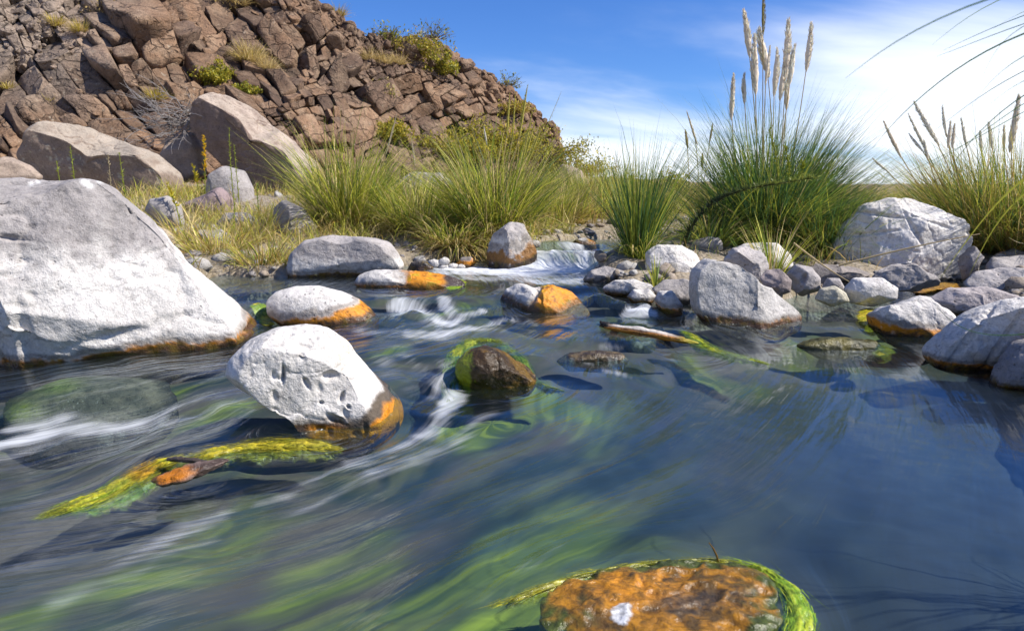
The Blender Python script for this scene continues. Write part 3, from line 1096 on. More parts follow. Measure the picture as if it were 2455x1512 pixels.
boulder('boulder', 'small dark brown wet rock ringed with green algae in midstream', 'boulder',
        [(1090, 892), (1100, 858), (1130, 832), (1165, 827), (1212, 846), (1262, 874), (1286, 908), (1270, 945), (1180, 955), (1110, 945)],
        2.80, depth=.9, level=5, power=2.2, rough=.09, cuts=3, lean=.3, tint=tint_wetrock, orange=None)


boulder('boulder', 'upright wedge-shaped grey boulder standing in the shallows of the right bank', 'boulder',
        [(1668, 692), (1676, 650), (1708, 621), (1760, 631), (1802, 660), (1852, 700), (1904, 748), (1900, 785), (1840, 815), (1760, 812), (1700, 785), (1672, 738)],
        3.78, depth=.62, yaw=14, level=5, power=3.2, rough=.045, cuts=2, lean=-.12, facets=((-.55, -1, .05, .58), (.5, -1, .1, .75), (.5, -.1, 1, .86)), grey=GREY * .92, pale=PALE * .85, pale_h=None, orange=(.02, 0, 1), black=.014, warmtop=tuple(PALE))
boulder('boulder', 'largest white boulder of the right bank, creased, below the golden pampas grass', 'boulder',
        [(2000, 590), (2030, 535), (2072, 490), (2130, 477), (2200, 484), (2242, 500), (2292, 530), (2308, 572), (2305, 650), (2270, 690), (2150, 695), (2050, 680), (2005, 640)],
        5.25, depth=.7, level=6, power=3.0, rough=.06, cuts=3, lean=.2, facets=((-.5, -1, .55, .62), (.35, -1, .2, .66), (.1, -.5, 1, .80), (-.9, -.6, .2, .72)), dents=((2110, 515, 60, 4, .02, 8), (2190, 550, 5, 40, .02, -30), (2080, 560, 70, 4, .02, -6), (2240, 535, 40, 4, .015, 20)), grey=PALE * .9, pale=PALE * 1.08, orange=None, water=.13, pits=120)

for q in [
    ('angular pale grey boulder beside the slender green grass tuft', [(1546, 642), (1550, 606), (1576, 588), (1640, 589), (1682, 610), (1695, 632), (1685, 672), (1610, 692), (1555, 680)], 4.72, dict(level=5, cuts=4, depth=.8, grey=GREY * 1.15, pale=PALE, pale_h=None, facets=((-.2, -1, .3, .66), (.2, -1, -.2, .8)))),
    ('pale rock full of gas holes behind the wedge-shaped boulder', [(1736, 622), (1758, 596), (1800, 592), (1832, 606), (1842, 642), (1828, 672), (1780, 680), (1742, 660)], 4.45, dict(level=5, mat=M_VES, grey=GREY * 1.25, cuts=2)),
    ('flat white rock under the middle of the tall pampas grass', [(1742, 604), (1788, 583), (1862, 584), (1902, 610), (1908, 640), (1860, 655), (1780, 650)], 4.9, dict(level=4, grey=PALE * .9, pale=PALE, cuts=3)),
    ('small reddish brown rock wedged behind the wedge-shaped boulder', [(1820, 666), (1840, 645), (1870, 644), (1895, 670), (1892, 700), (1860, 710), (1830, 698)], 4.2, dict(level=4, mat=M_VES, grey=np.array([.27, .225, .21]), cuts=2)),
    ('grey rock with a dented face right of the reddish brown one', [(1888, 656), (1908, 634), (1942, 640), (1963, 668), (1964, 695), (1930, 716), (1898, 706)], 4.3, dict(level=4, grey=GREY * 1.1, cuts=2, orange=(.02, 0, 1), dents=((1925, 668, 6, 16, .03, 30),))),
    ('low grey rock with a rounded back at the foot of the largest white boulder', [(2090, 665), (2140, 626), (2190, 628), (2242, 660), (2262, 680), (2200, 700), (2100, 695)], 4.5, dict(level=5, grey=GREY * 1.05, cuts=2, depth=.6)),
    ('round white cobble with a thin orange waterline in the side channel', [(2026, 692), (2048, 668), (2110, 665), (2148, 688), (2146, 715), (2090, 735), (2036, 725)], 4.05, dict(level=5, grey=GREY * 1.2, pale=PALE, pale_h=None, orange=(.022, .3, 1), cuts=1, mat=M_VES, black=.012)),
    ('small yellowish cobble in front of a smaller grey one at the side channel', [(1954, 718), (1968, 692), (2000, 684), (2026, 700), (2034, 722), (1990, 736)], 3.98, dict(level=4, grey=np.array([.42, .39, .30]), cuts=1, orange=(.01, 0, 1))),
    ('smallest grey cobble behind the yellowish one', [(1972, 690), (1984, 667), (2010, 667), (2024, 690), (2015, 705), (1980, 705)], 4.2, dict(level=4, grey=GREY * 1.15, cuts=1)),
    ('broad white boulder sloping into the water at right, orange along its left edge', [(2086, 760), (2108, 722), (2170, 707), (2232, 714), (2272, 745), (2280, 795), (2258, 840), (2190, 850), (2128, 825), (2100, 795)], 3.55, dict(level=5, grey=PALE * .8, pale=PALE * 1.02, orange=(.035, -.7, 1), cuts=3, depth=.85, lean=.3, power=2.8, black=.008)),
    ('large white furrowed boulder at the right edge with grass shadows across it', [(2230, 852), (2260, 808), (2320, 752), (2400, 716), (2480, 700), (2600, 730), (2640, 850), (2560, 930), (2420, 930), (2320, 905), (2250, 885)], 3.02, dict(level=6, grey=PALE * .85, pale=PALE, orange=(.022, -.4, 1), cuts=4, depth=.7, lean=.35, power=2.6, rough=.05, black=.008, dents=((2330, 800, 9, 80, .02, 38), (2400, 820, 7, 70, .02, 34)))),
    ('flat brownish rock riddled with holes above the right edge boulder', [(2220, 722), (2280, 694), (2370, 690), (2440, 708), (2420, 745), (2320, 762), (2240, 745)], 3.85, dict(level=5, mat=M_VES, grey=np.array([.36, .32, .31]), cuts=2, depth=.7)),
    ('grey rock speckled with large holes near the right edge below the pampas', [(2316, 684), (2348, 650), (2410, 640), (2500, 648), (2540, 690), (2440, 715), (2350, 708)], 4.25, dict(level=5, mat=M_VES, grey=GREY * 1.2, cuts=2)),
    ('dark shaded boulder cut by the right edge, standing in the pool', [(2386, 925), (2418, 862), (2462, 822), (2600, 790), (2680, 900), (2600, 1000), (2440, 970)], 2.72, dict(level=5, grey=GREY * .85, cuts=4, orange=(.012, 0, 1), depth=.7)),
    ('flat cream slab at the water edge left of the small waterfall', [(1442, 692), (1472, 672), (1520, 669), (1562, 684), (1568, 706), (1510, 718), (1455, 708)], 4.3, dict(level=4, grey=PALE * .85, cuts=2, orange=(.016, -.4, 1), pale=PALE * .95)),
    ('small white cobble with an orange foot at the top of the small waterfall', [(1502, 712), (1518, 694), (1555, 692), (1572, 708), (1562, 728), (1515, 730)], 4.08, dict(level=4, grey=PALE * .9, cuts=1, orange=(.02, 0, 1))),
    ('white egg-shaped cobble with an orange foot right of the small waterfall', [(1568, 718), (1580, 698), (1610, 696), (1636, 730), (1636, 758), (1600, 760), (1576, 742)], 3.92, dict(level=4, grey=PALE * .95, cuts=1, orange=(.03, .0, 1))),
    ('dark grey holey rock tucked left of the wedge-shaped boulder', [(1560, 692), (1590, 671), (1640, 668), (1684, 690), (1690, 735), (1630, 755), (1580, 715)], 4.15, dict(level=4, mat=M_VES, grey=GREY * .95, cuts=3)),
    ('small half wet grey rock left of the slender green grass tuft', [(1396, 672), (1414, 648), (1450, 637), (1494, 650), (1490, 685), (1430, 690)], 4.62, dict(level=4, grey=GREY * 1.1, cuts=4, black=.025)),
    ('little orange and white cobble at the lip of the upper stream', [(1366, 592), (1378, 574), (1405, 570), (1428, 580), (1430, 605), (1380, 610)], 5.72, dict(level=4, grey=PALE * .85, cuts=1, tint=tint_half(1403, 6), orange=(.015, 0, 1))),
    ('low brown rock ledge at the foot of the tall pampas grass', [(1925, 655), (1960, 632), (2045, 640), (2085, 656), (2065, 680), (1950, 680)], 4.75, dict(level=4, grey=np.array([.25, .22, .20]), cuts=4)),
    ('dark rock in shade below the golden pampas grass', [(2292, 645), (2300, 600), (2330, 588), (2352, 612), (2350, 670), (2300, 670)], 4.95, dict(level=4, grey=GREY * .9, cuts=3)),
    ('long grey rock in grass shade at the right edge', [(2330, 645), (2362, 620), (2460, 612), (2560, 640), (2550, 690), (2350, 690)], 4.75, dict(level=4, grey=GREY, cuts=3)),
]:
    lab, ol, yy, kw = q
    kw = dict(kw)
    kw.setdefault('cuts', 3)
    kw.setdefault('depth', .75)
    small = 'cobble' in lab
    if not small:
        kw['cuts'] += 3
        kw.setdefault('cut_d', (.60, .88))
        kw.setdefault('rough', .06)
    boulder('cobble' if small else 'boulder', lab, 'cobble' if small else 'boulder', ol, yy, group='rocks along the right bank', **kw)

# left bank and foot of the hillside
BRN = np.array([.30, .235, .185])


def tint_lichen(P, nrm, hw, m1, m2, base, wet):
    k = sstep(.34, .5, m2 + .25 * m1) * sstep(.3, -.2, nrm[:, 2] - .3)
    base = base * (1 - .6 * k)[:, None] + np.array([.50, .48, .36]) * (.6 * k)[:, None]
    return base, wet


for q in [
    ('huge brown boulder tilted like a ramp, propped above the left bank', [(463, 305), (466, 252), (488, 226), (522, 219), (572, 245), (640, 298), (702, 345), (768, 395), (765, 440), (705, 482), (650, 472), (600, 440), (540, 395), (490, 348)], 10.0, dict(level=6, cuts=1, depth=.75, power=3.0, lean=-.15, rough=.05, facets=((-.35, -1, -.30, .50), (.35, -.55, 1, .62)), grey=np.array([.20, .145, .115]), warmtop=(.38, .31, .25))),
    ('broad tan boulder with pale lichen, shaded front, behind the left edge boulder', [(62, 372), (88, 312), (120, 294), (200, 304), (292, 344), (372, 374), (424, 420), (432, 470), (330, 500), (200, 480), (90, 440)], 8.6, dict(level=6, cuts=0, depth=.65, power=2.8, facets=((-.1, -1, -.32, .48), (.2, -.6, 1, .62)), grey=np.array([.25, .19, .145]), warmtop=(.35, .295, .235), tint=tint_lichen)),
    ('brown rock half hidden under the tilted ramp boulder', [(390, 372), (408, 332), (460, 318), (486, 356), (490, 420), (440, 440), (400, 415)], 10.4, dict(cuts=4, grey=BRN)),
    ('flat rock partly off the left edge above the huge pale boulder', [(-60, 405), (20, 376), (62, 394), (95, 425), (70, 460), (-60, 460)], 7.2, dict(cuts=4, grey=BRN * 1.15)),
    ('smooth grey egg-shaped boulder below the tilted ramp boulder', [(496, 455), (503, 417), (540, 399), (582, 409), (604, 450), (608, 498), (570, 525), (510, 520)], 8.3, dict(level=5, cuts=1, rough=.03, grey=GREY * 1.05)),
    ('purplish rounded rock in front of the egg-shaped boulder', [(426, 525), (442, 487), (500, 464), (532, 449), (562, 480), (570, 525), (520, 548), (450, 545)], 7.6, dict(level=5, cuts=3, mat=M_VES, grey=np.array([.25, .19, .19]))),
    ('light grey rock peeping over the slope of the left edge boulder', [(352, 505), (364, 478), (400, 469), (430, 490), (438, 540), (400, 550)], 6.6, dict(cuts=2, grey=GREY)),
    ('rounded dark grey rock among weeds at the left bank', [(518, 545), (538, 511), (590, 509), (622, 536), (622, 565), (580, 578), (530, 570)], 6.6, dict(level=5, cuts=2, mat=M_VES, grey=GREY * .95)),
    ('tall split grey slab leaning beside the left clump of grass', [(650, 585), (658, 500), (680, 479), (722, 500), (758, 545), (770, 585), (745, 625), (680, 625)], 6.3, dict(level=5, cuts=3, facets=((-.6, -1, .1, .55), (.7, -1, .2, .6)), grey=GREY * .9)),
    ('low grey rock in dry grass below the rounded dark one', [(462, 575), (478, 551), (530, 549), (558, 575), (556, 612), (490, 612)], 5.9, dict(cuts=2, grey=GREY * .95)),
    ('small pale rock at the waterline of the left bank', [(590, 655), (600, 642), (640, 640), (660, 655), (650, 668), (600, 668)], 5.05, dict(cuts=2, grey=PALE * .8)),
    ('sandy flat stone near the waterline left of the long flat boulder', [(520, 640), (540, 622), (580, 620), (600, 640), (590, 660), (530, 660)], 5.2, dict(cuts=2, grey=np.array([.42, .37, .31]))),
    ('pale stone half buried in straw on the left bank', [(540, 620), (555, 600), (590, 600), (605, 618), (590, 635), (550, 635)], 5.5, dict(cuts=2, grey=GREY * 1.1)),
    ('rough brown boulder at the right foot of the hillside', [(1310, 440), (1345, 392), (1390, 408), (1424, 450), (1440, 500), (1400, 530), (1330, 520)], 13.0, dict(level=5, cuts=5, grey=BRN)),
    ('grey boulder hidden in tall yellow grass before the hillside foot', [(1325, 535), (1352, 508), (1386, 518), (1392, 562), (1340, 572)], 7.4, dict(cuts=3, grey=GREY * 1.1)),
    ('long rounded rock lying behind the left clumps of grass', [(945, 440), (990, 413), (1060, 415), (1092, 445), (1080, 480), (960, 480)], 9.0, dict(cuts=2, level=5, grey=np.array([.33, .30, .27]))),
    ('dark wet rock between the long flat boulder and the pebbles', [(975, 648), (985, 628), (1015, 622), (1040, 640), (1035, 660), (985, 660)], 5.2, dict(cuts=3, grey=GREY * .4, water=True, black=.05, orange=(.03, 0, .6))),
    ('small rusty rock at the waterline left of the upright boulder', [(1092, 632), (1105, 617), (1128, 614), (1142, 628), (1130, 642), (1095, 642)], 5.35, dict(cuts=2, grey=GREY, orange=(.06, 0, 1), water=True)),
]:
    lab, ol, yy, kw = q
    kw = dict(kw)
    kw.setdefault('cuts', 3)
    kw.setdefault('depth', .75)
    kw.setdefault('water', None)
    small = 'stone' in lab
    boulder('stone' if small else 'boulder', lab, 'stone' if small else 'boulder', ol, yy, group='rocks along the left bank', **kw)

for i, (u, v, r, lab) in enumerate([(1040, 632, 14, 'white pebble, leftmost of the cluster beside the cascade'), (1064, 626, 13, 'white pebble highest in the cluster beside the cascade'), (1086, 640, 12, 'white pebble nearest the water in the cluster beside the cascade'), (1062, 644, 15, 'largest white pebble of the cluster beside the cascade'), (1105, 640, 9, 'tiny white pebble right of the cluster beside the cascade')]):
    ol = [(u + r * 1.2 * math.cos(a), v - r * .8 * math.sin(a)) for a in np.linspace(0, 2 * math.pi, 9)[:-1]]
    boulder('pebble', lab, 'pebble', ol, 5.3, level=3, cuts=2, grey=PALE * .85, water=True, black=.0, group='pebbles beside the cascade')


def tint_ledge(ca, cb):
    def fn(P, nrm, hw, m1, m2, base, wet):
        b = mix3(np.ones((len(P), 1)) * np.array(ca), np.ones((len(P), 1)) * np.array(cb), sstep(-.3, .4, m1 * .6 + m2))
        streak = sstep(.25, .6, fbm(np.stack([P[:, 0] * 60, P[:, 1] * 12, P[:, 2] * 6], 1), 33, 3)) * sstep(.8, .3, nrm[:, 2])
        return mix3(b, np.ones((len(P), 1)) * np.array([.42, .42, .36]), streak * .7), wet * 0 + .95
    return fn


boulder('ledge_rock', 'low wet brown ledge left of the driftwood log with water spilling over it', 'rock',
        [(1330, 866), (1360, 848), (1430, 840), (1490, 846), (1510, 862), (1490, 890), (1360, 890)], 3.12, level=5, depth=.6, cuts=1, power=2.2, rough=.05, tint=tint_ledge((.05, .036, .026), (.13, .095, .05)))
boulder('ledge_rock', 'low mossy olive ledge left of the broad white boulder with water spilling over it', 'rock',
        [(1905, 828), (1955, 812), (2030, 808), (2095, 816), (2118, 832), (2080, 865), (1960, 860)], 3.42, level=5, depth=.5, cuts=1, power=2.2, rough=.06, tint=tint_ledge((.05, .048, .015), (.14, .12, .03)))


# rocks and mats that lie flat at the surface: outline on the water, low body
def flat_body(name, label, cat, outline, z, height, level=5, mat=None, colour=None, rough=.12, sink=.05, freq=1.0, parent=None, edge=1.0, folds=0.0):
    _seed[0] += 1
    sd = _seed[0]
    pts = np.array([on_z(u, v, z)[:2] for u, v in outline])
    c, th, rr = radial(pts)
    s, f = icosphere(level)
    k = np.hypot(s[:, 0], s[:, 1])
    ang = np.arctan2(s[:, 1], s[:, 0])
    R = np.interp(ang, th, rr, period=2 * math.pi)
    R = R * (1 + .16 * fbm(np.stack([np.cos(ang) * 2.2, np.sin(ang) * 2.2, ang * 0 + sd], 1), sd, 4, .6))
    P = np.zeros_like(s)
    P[:, 0] = c[0] + np.cos(ang) * k * R
    P[:, 1] = c[1] + np.sin(ang) * k * R
    zz = np.where(s[:, 2] > 0, np.abs(s[:, 2]) ** edge * height, s[:, 2] * sink)
    if name == 'sunken_rock':
        low = .006 if height > -.005 and 'left edge' in label else .045
        zz = np.where(s[:, 2] > 0, -low - .05 * k ** 2, -.16 + s[:, 2] * .05)
    P[:, 2] = water_z(P[:, 0], P[:, 1]) + zz - .006
    sz = math.sqrt(rr.mean() ** 2)
    off = np.array([sd * 1.7, 3, 9.])
    nn = fbm(P / sz * 3 * freq + off, sd, 4, .55)
    n2 = fbm(P / sz * 11 * freq + off, sd + 2, 4, .6)
    if folds:
        wv = P / sz * 2.1 + .55 * np.stack([fbm(P / sz * 2 + off, sd + 5, 3), fbm(P / sz * 2 + off + 9, sd + 6, 3), 0 * nn], 1)
        rg = 1 - 2 * np.abs(fbm(wv * np.array([1, 1.5, 1]) + off, sd + 7, 3))
        P[:, 2] += (rg * .30 + nn * .30 + n2 * .06) * height * folds * (s[:, 2] > -.2)
        nn = nn - .6 * rg + .3
    else:
        P[:, 2] += (nn * .7 + n2 * .35) * rough * height * 4 * (s[:, 2] > -.2)
    nrm = mesh_normals(P, f)
    cols, wet = colour(P, nrm, nn, n2, s, k, ang)
    soft = name == 'algae_mat'
    o = link_mesh(name, P, f, mat or M_ALGAE, cols=np.clip(cols, .004, .9), attrs={'wet': wet, 'fade': sstep(1.0, .35, k + .3 * nn) if soft else np.ones(len(P))}, loc=None if parent else (c[0], c[1], z), parent=parent)
    if not parent:
        tag(o, label, cat)
    return o


def col_front(P, nrm, nn, n2, s, k, ang):
    u, v = to_px(P)
    one = np.ones((len(P), 1))
    b = one * np.array([.30, .135, .008])
    b = mix3(b, one * np.array([.095, .055, .012]), sstep(-.2, .40, nn + .4 * n2))
    b = mix3(b, one * np.array([.52, .21, .012]), np.exp(-((u - 1520) / 110) ** 2 - ((v - 1405) / 50) ** 2) * sstep(.5, -.3, n2))
    b = mix3(b, one * np.array([.06, .075, .012]), sstep(.72, .95, k + .3 * nn))
    dk = np.exp(-((u - 1640) / 80) ** 2 - ((v - 1440) / 28) ** 2 + n2)
    b = mix3(b, one * np.array([.055, .045, .032]), np.clip(dk, 0, .8))
    g = sstep(.9, 1.15, np.exp(-((u - 1492) / 36) ** 2 - ((v - 1468) / 34) ** 2) * 1.7 + .55 * n2)
    b = mix3(b, one * np.array([.55, .55, .54]) * (1 + .3 * n2)[:, None], g)
    return b, np.ones(len(P)) * .9


def tint_green(y1, y2, odd=None):
    def fn(P, nrm, nn, n2, s, k, ang):
        one = np.ones((len(P), 1))
        b = mix3(one * np.array(y1), one * np.array(y2), sstep(-.4, .5, nn + .5 * n2))
        b = mix3(b, one * np.array(y1) * .4, sstep(.75, 1.0, k))
        if odd:
            u, v = to_px(P)
            for (a, c, r, cc) in odd:
                g = np.exp(-((u - a) / r) ** 2 - ((v - c) / (r * .6)) ** 2 + .5 * nn)
                b = mix3(b, one * np.array(cc), np.clip(g, 0, 1))
        return b, np.ones(len(P))
    return fn


flat_body('algae_rock', 'low rock covered in wet orange and brown algae in the foreground', 'rock',
          [(1305, 1440), (1330, 1400), (1400, 1372), (1500, 1352), (1620, 1340), (1730, 1345), (1810, 1370), (1870, 1410), (1890, 1460), (1870, 1530), (1780, 1600), (1600, 1640), (1420, 1620), (1330, 1550), (1300, 1490)],
            .0, .015, level=6, colour=col_front, sink=.15, freq=1.2, edge=.8, folds=2.0)
def ribbon(label, pts, colour, z=0.0, height=.02, seed=0, freq=1.0):
    """a mat of filaments drawn out along a line on the water; pts: (u, v, half width in metres)"""
    C = np.array([on_z(u, v, z)[:2] for u, v, w in pts])
    W = np.array([q[2] for q in pts])
    tq = np.linspace(0, 1, len(pts))
    m, k = 150, 33
    t = np.linspace(0, 1, m)
    S = np.stack([np.interp(t, tq, C[:, i]) for i in range(2)], 1)
    ww = np.interp(t, tq, W)
    for _ in range(30):
        S[1:-1] = S[1:-1] * .5 + (S[:-2] + S[2:]) * .25
        ww[1:-1] = ww[1:-1] * .5 + (ww[:-2] + ww[2:]) * .25
    tan = np.gradient(S, axis=0)
    tan /= np.linalg.norm(tan, axis=1)[:, None]
    sd = np.stack([-tan[:, 1], tan[:, 0]], 1)
    c = np.linspace(-1, 1, k)
    T, Cc = np.meshgrid(t, c, indexing='ij')
    L = np.linalg.norm(np.diff(S, axis=0), axis=1).sum()
    q = np.stack([T.ravel() * L * 6, Cc.ravel() * 1.2, np.full(m * k, seed * 1.3)], 1)
    edge_n = fbm(q * np.array([2.0, .6, 1]), seed, 4, .6)
    off = Cc.ravel() * np.repeat(ww, k) * 2.4 * (1 + .30 * edge_n)
    P = np.zeros((m * k, 3))
    P[:, :2] = np.repeat(S, k, 0) + np.repeat(sd, k, 0) * off[:, None]
    fine = np.stack([T.ravel() * L * 14, Cc.ravel() * 5, np.full(m * k, seed * 1.1)], 1) * freq
    nn = fbm(fine, seed + 1, 4, .6)
    n2 = fbm(fine * 3.1, seed + 2, 3, .6)
    ends = np.clip(np.minimum(T, 1 - T).ravel() / .1, 0, 1) ** .5
    prof = (1 - np.abs(Cc.ravel()) ** 2.2)
    P[:, 2] = water_z(P[:, 0], P[:, 1]) - .045 + prof * ends * (height * .13 + .045) * (1 + .20 * edge_n) + (nn * .20 + n2 * .14) * height
    s3 = np.stack([Cc.ravel(), T.ravel(), prof], 1)
    cols, wet = colour(P, None, nn, n2, s3, np.abs(Cc.ravel()), T.ravel())
    fade = sstep(1.0, .25, np.abs(Cc.ravel()) + .35 * edge_n) * sstep(0, .12, np.minimum(T, 1 - T).ravel())
    mid = S[m // 2]
    o = link_mesh('algae_mat', P, grid_faces(m, k)[:, ::-1], M_ALGAE, cols=np.clip(cols, .004, .9), attrs={'wet': wet, 'fade': fade}, loc=(mid[0], mid[1], z))
    tag(o, label, 'algae')
    # filaments streaming along the line
    rg = np.random.default_rng(seed)
    n = int((1500 if seed > 602 else 260) * L / .5)
    q = rg.integers(2, m - 2, n)
    cr = rg.normal(size=n) * .42
    st = S[q] + sd[q] * (cr * ww[q] * 1.9)[:, None]
    dirn = -tan[q] * np.sign((tan[q] @ np.array([1.0, .25])))[:, None] + rg.normal(size=(n, 2)) * .07
    ln = rg.uniform(.02, .07, n)
    K = 5
    tt_ = np.linspace(0, 1, K + 1)
    bend = rg.normal(size=n) * .10
    XY = st[:, None] + dirn[:, None] * (tt_[None] * ln[:, None])[..., None] + np.stack([-dirn[:, 1], dirn[:, 0]], 1)[:, None] * ((tt_ ** 2)[None] * (bend * ln)[:, None])[..., None]
    zz = water_z(XY[..., 0].ravel(), XY[..., 1].ravel()).reshape(n, K + 1) + (height * .13 * np.exp(-cr ** 2 * 2))[:, None] * (1 - tt_)[None] + rg.normal(size=n)[:, None] * .002 - .001
    C3 = np.concatenate([XY, zz[..., None]], -1)
    wv = np.stack([-dirn[:, 1], dirn[:, 0], 0 * ln], 1)[:, None] * ((.0005 + .0006 * rg.random(n))[:, None] * (1 - tt_ ** 2)[None])[..., None]
    V = np.stack([C3 - wv, C3 + wv], 2).reshape(-1, 3)
    b_ = (np.arange(n) * (K + 1) * 2)[:, None]
    k_ = np.arange(K)[None] * 2
    Fq = np.stack([b_ + k_, b_ + k_ + 1, b_ + k_ + 3, b_ + k_ + 2], -1).reshape(-1, 4)
    cc = np.repeat(cols[np.clip(q * k + ((cr + 1) / 2 * k).astype(int), 0, m * k - 1)] * rg.uniform(.7, 1.35, (n, 1)), (K + 1) * 2, 0)
    fo = link_mesh('filaments', V, Fq, M_ALGAE, parent=o, cols=np.clip(cc, .004, .9), attrs={'wet': np.ones(len(V)), 'fade': np.ones(len(V)) * .8})
    tag(fo, kind='stuff')


ribbon('bright green algae fringe curving around the right of the orange foreground rock', [(1770, 1345, .008), (1840, 1366, .011), (1895, 1410, .016), (1920, 1460, .020), (1905, 1530, .018), (1850, 1590, .012)],
       tint_green((.16, .28, .012), (.36, .42, .02)), 0, .022, 601)
ribbon('olive algae film along the back edge of the orange foreground rock', [(1190, 1450, .006), (1290, 1410, .009), (1400, 1372, .010), (1560, 1346, .009), (1700, 1342, .007), (1780, 1350, .006)],
       tint_green((.14, .15, .012), (.30, .28, .02)), 0, .016, 602)
ribbon('long yellow green algae mat trailing left from the white pitted boulder', [(400, 1106, .012), (480, 1088, .026), (570, 1070, .034), (660, 1060, .042), (740, 1062, .038), (830, 1076, .014)],
       tint_green((.20, .20, .012), (.42, .34, .02)), 0, .034, 603)
ribbon('yellow green algae hump under the driftwood chip at lower left', [(120, 1205, .010), (180, 1186, .034), (250, 1164, .046), (320, 1140, .048), (390, 1124, .038), (450, 1112, .014)],
       tint_green((.15, .22, .012), (.38, .34, .02), [(345, 1125, 45, (.46, .25, .015))]), -.03, .042, 604)
ribbon('green algae tail trailing from the driftwood log', [(1640, 815, .012), (1690, 825, .030), (1740, 838, .036), (1800, 852, .028), (1850, 866, .008)],
       tint_green((.19, .28, .012), (.40, .40, .02)), .04, .026, 605)
ribbon('green algae fringe on the upstream side of the dark brown wet rock', [(1078, 945, .010), (1082, 905, .028), (1098, 865, .036), (1135, 838, .036), (1180, 836, .030), (1235, 862, .022), (1300, 900, .012), (1360, 915, .006)],
       tint_green((.11, .17, .012), (.28, .30, .02)), .05, .026, 606)
flat_body('algae_mat', 'yellow algae patch at the left edge of the broad white boulder', 'algae',
          [(2040, 770), (2055, 750), (2090, 742), (2110, 760), (2118, 790), (2095, 805), (2065, 795)], .07, .02, colour=tint_green((.30, .30, .012), (.46, .36, .02)), sink=.05)
flat_body('algae_mat', 'olive algae disc floating off the broad white boulder', 'algae',
          [(2078, 846), (2100, 836), (2135, 836), (2155, 848), (2130, 858), (2095, 858)], .01, .008, colour=tint_green((.16, .18, .02), (.28, .26, .04)), sink=.04, level=4)
flat_body('algae_mat', 'orange brown algae crust in the side channel under the pampas', 'algae',
          [(2155, 690), (2180, 672), (2240, 676), (2330, 684), (2325, 700), (2250, 704), (2190, 712)], .125, .03, colour=tint_green((.22, .10, .012), (.40, .22, .02)), sink=.05)
flat_body('algae_mat', 'yellow green algae strip at the left of the orange-rimmed white boulder', 'algae',
          [(588, 726), (610, 718), (650, 720), (665, 738), (640, 742), (610, 734)], .19, .012, level=4, colour=tint_green((.28, .32, .012), (.46, .40, .02)), sink=.05)
flat_body('algae_mat', 'mossy end of the white and orange midstream boulder', 'algae',
          [(1050, 688), (1075, 672), (1110, 668), (1130, 678), (1110, 692), (1070, 698)], .2, .022, level=4, colour=tint_green((.18, .30, .012), (.36, .38, .02)), sink=.05)
boulder('mossy_rock', 'green mossy rock showing through the middle of the white cascade', 'rock',
        [(1316, 636), (1326, 616), (1352, 607), (1380, 614), (1394, 636), (1375, 655), (1335, 655)], 5.36, level=4, depth=.8, cuts=1,
        tint=lambda P, n_, h_, m1, m2, b_, w_: (mix3(np.ones((len(P), 1)) * np.array([.06, .12, .012]), np.ones((len(P), 1)) * np.array([.26, .30, .02]), sstep(-.3, .5, m1 + m2)), w_ * 0 + .9))
flat_body('sunken_rock', 'smooth brown rock just under the water beside the left edge boulder', 'rock',
          [(0, 955), (30, 915), (120, 890), (250, 880), (370, 892), (420, 920), (370, 945), (240, 960), (100, 965)], .04, -.004, level=5, sink=.12, rough=-.5,
          colour=tint_green((.09, .075, .05), (.20, .155, .10), [(120, 905, 60, (.24, .28, .03)), (60, 985, 45, (.16, .17, .02))]), mat=M_ROCK)
flat_body('sunken_rock', 'domed rock under the small waterfall by the cream slab', 'rock',
          [(1480, 752), (1500, 736), (1540, 728), (1580, 736), (1595, 752), (1560, 764), (1510, 764)], .12, .012, level=4, sink=.1, rough=.2,
          colour=tint_green((.14, .14, .05), (.24, .22, .08)), mat=M_ALGAE)


# driftwood
def wood(name, label, pts, r0, mat_cols, seed, flat=.6):
    """a gnarled stick through picture points on the water; pts: (u, v, z above datum, radius)"""
    rng = np.random.default_rng(seed)
    C = np.array([on_z(u, v, z) for u, v, z, r in pts])
    rad = np.array([q[3] for q in pts])
    m = 40
    tq = np.linspace(0, 1, len(pts))
    t = np.linspace(0, 1, m)
    S = np.stack([np.interp(t, tq, C[:, i]) for i in range(3)], 1)
    rr = np.interp(t, tq, rad)
    tan = np.gradient(S, axis=0)
    tan /= np.linalg.norm(tan, axis=1)[:, None]
    side = np.cross(tan, [0, 0, 1])
    side /= np.linalg.norm(side, axis=1)[:, None]
    up = np.cross(side, tan)
    a = np.linspace(0, 2 * math.pi, 20, endpoint=False)
    V = S[:, None] + (side[:, None] * np.cos(a)[None, :, None] + up[:, None] * np.sin(a)[None, :, None] * flat) * rr[:, None, None]
    V = V.reshape(-1, 3)
    stretched = np.stack([np.repeat(t * 9, 20), np.tile(np.cos(a) * 3, m), np.tile(np.sin(a) * 3, m)], 1)
    n1 = fbm(stretched, seed, 4)
    V += (V - np.repeat(S, 20, 0)) * (n1 * .55)[:, None]
    i = np.arange(m * 20).reshape(m, 20)
    F = np.stack([i[:-1], np.roll(i, -1, 1)[:-1], np.roll(i, -1, 1)[1:], i[1:]], -1).reshape(-1, 4)
    return S, V, F, n1, np.repeat(t, 20), np.tile(np.sin(a), m)


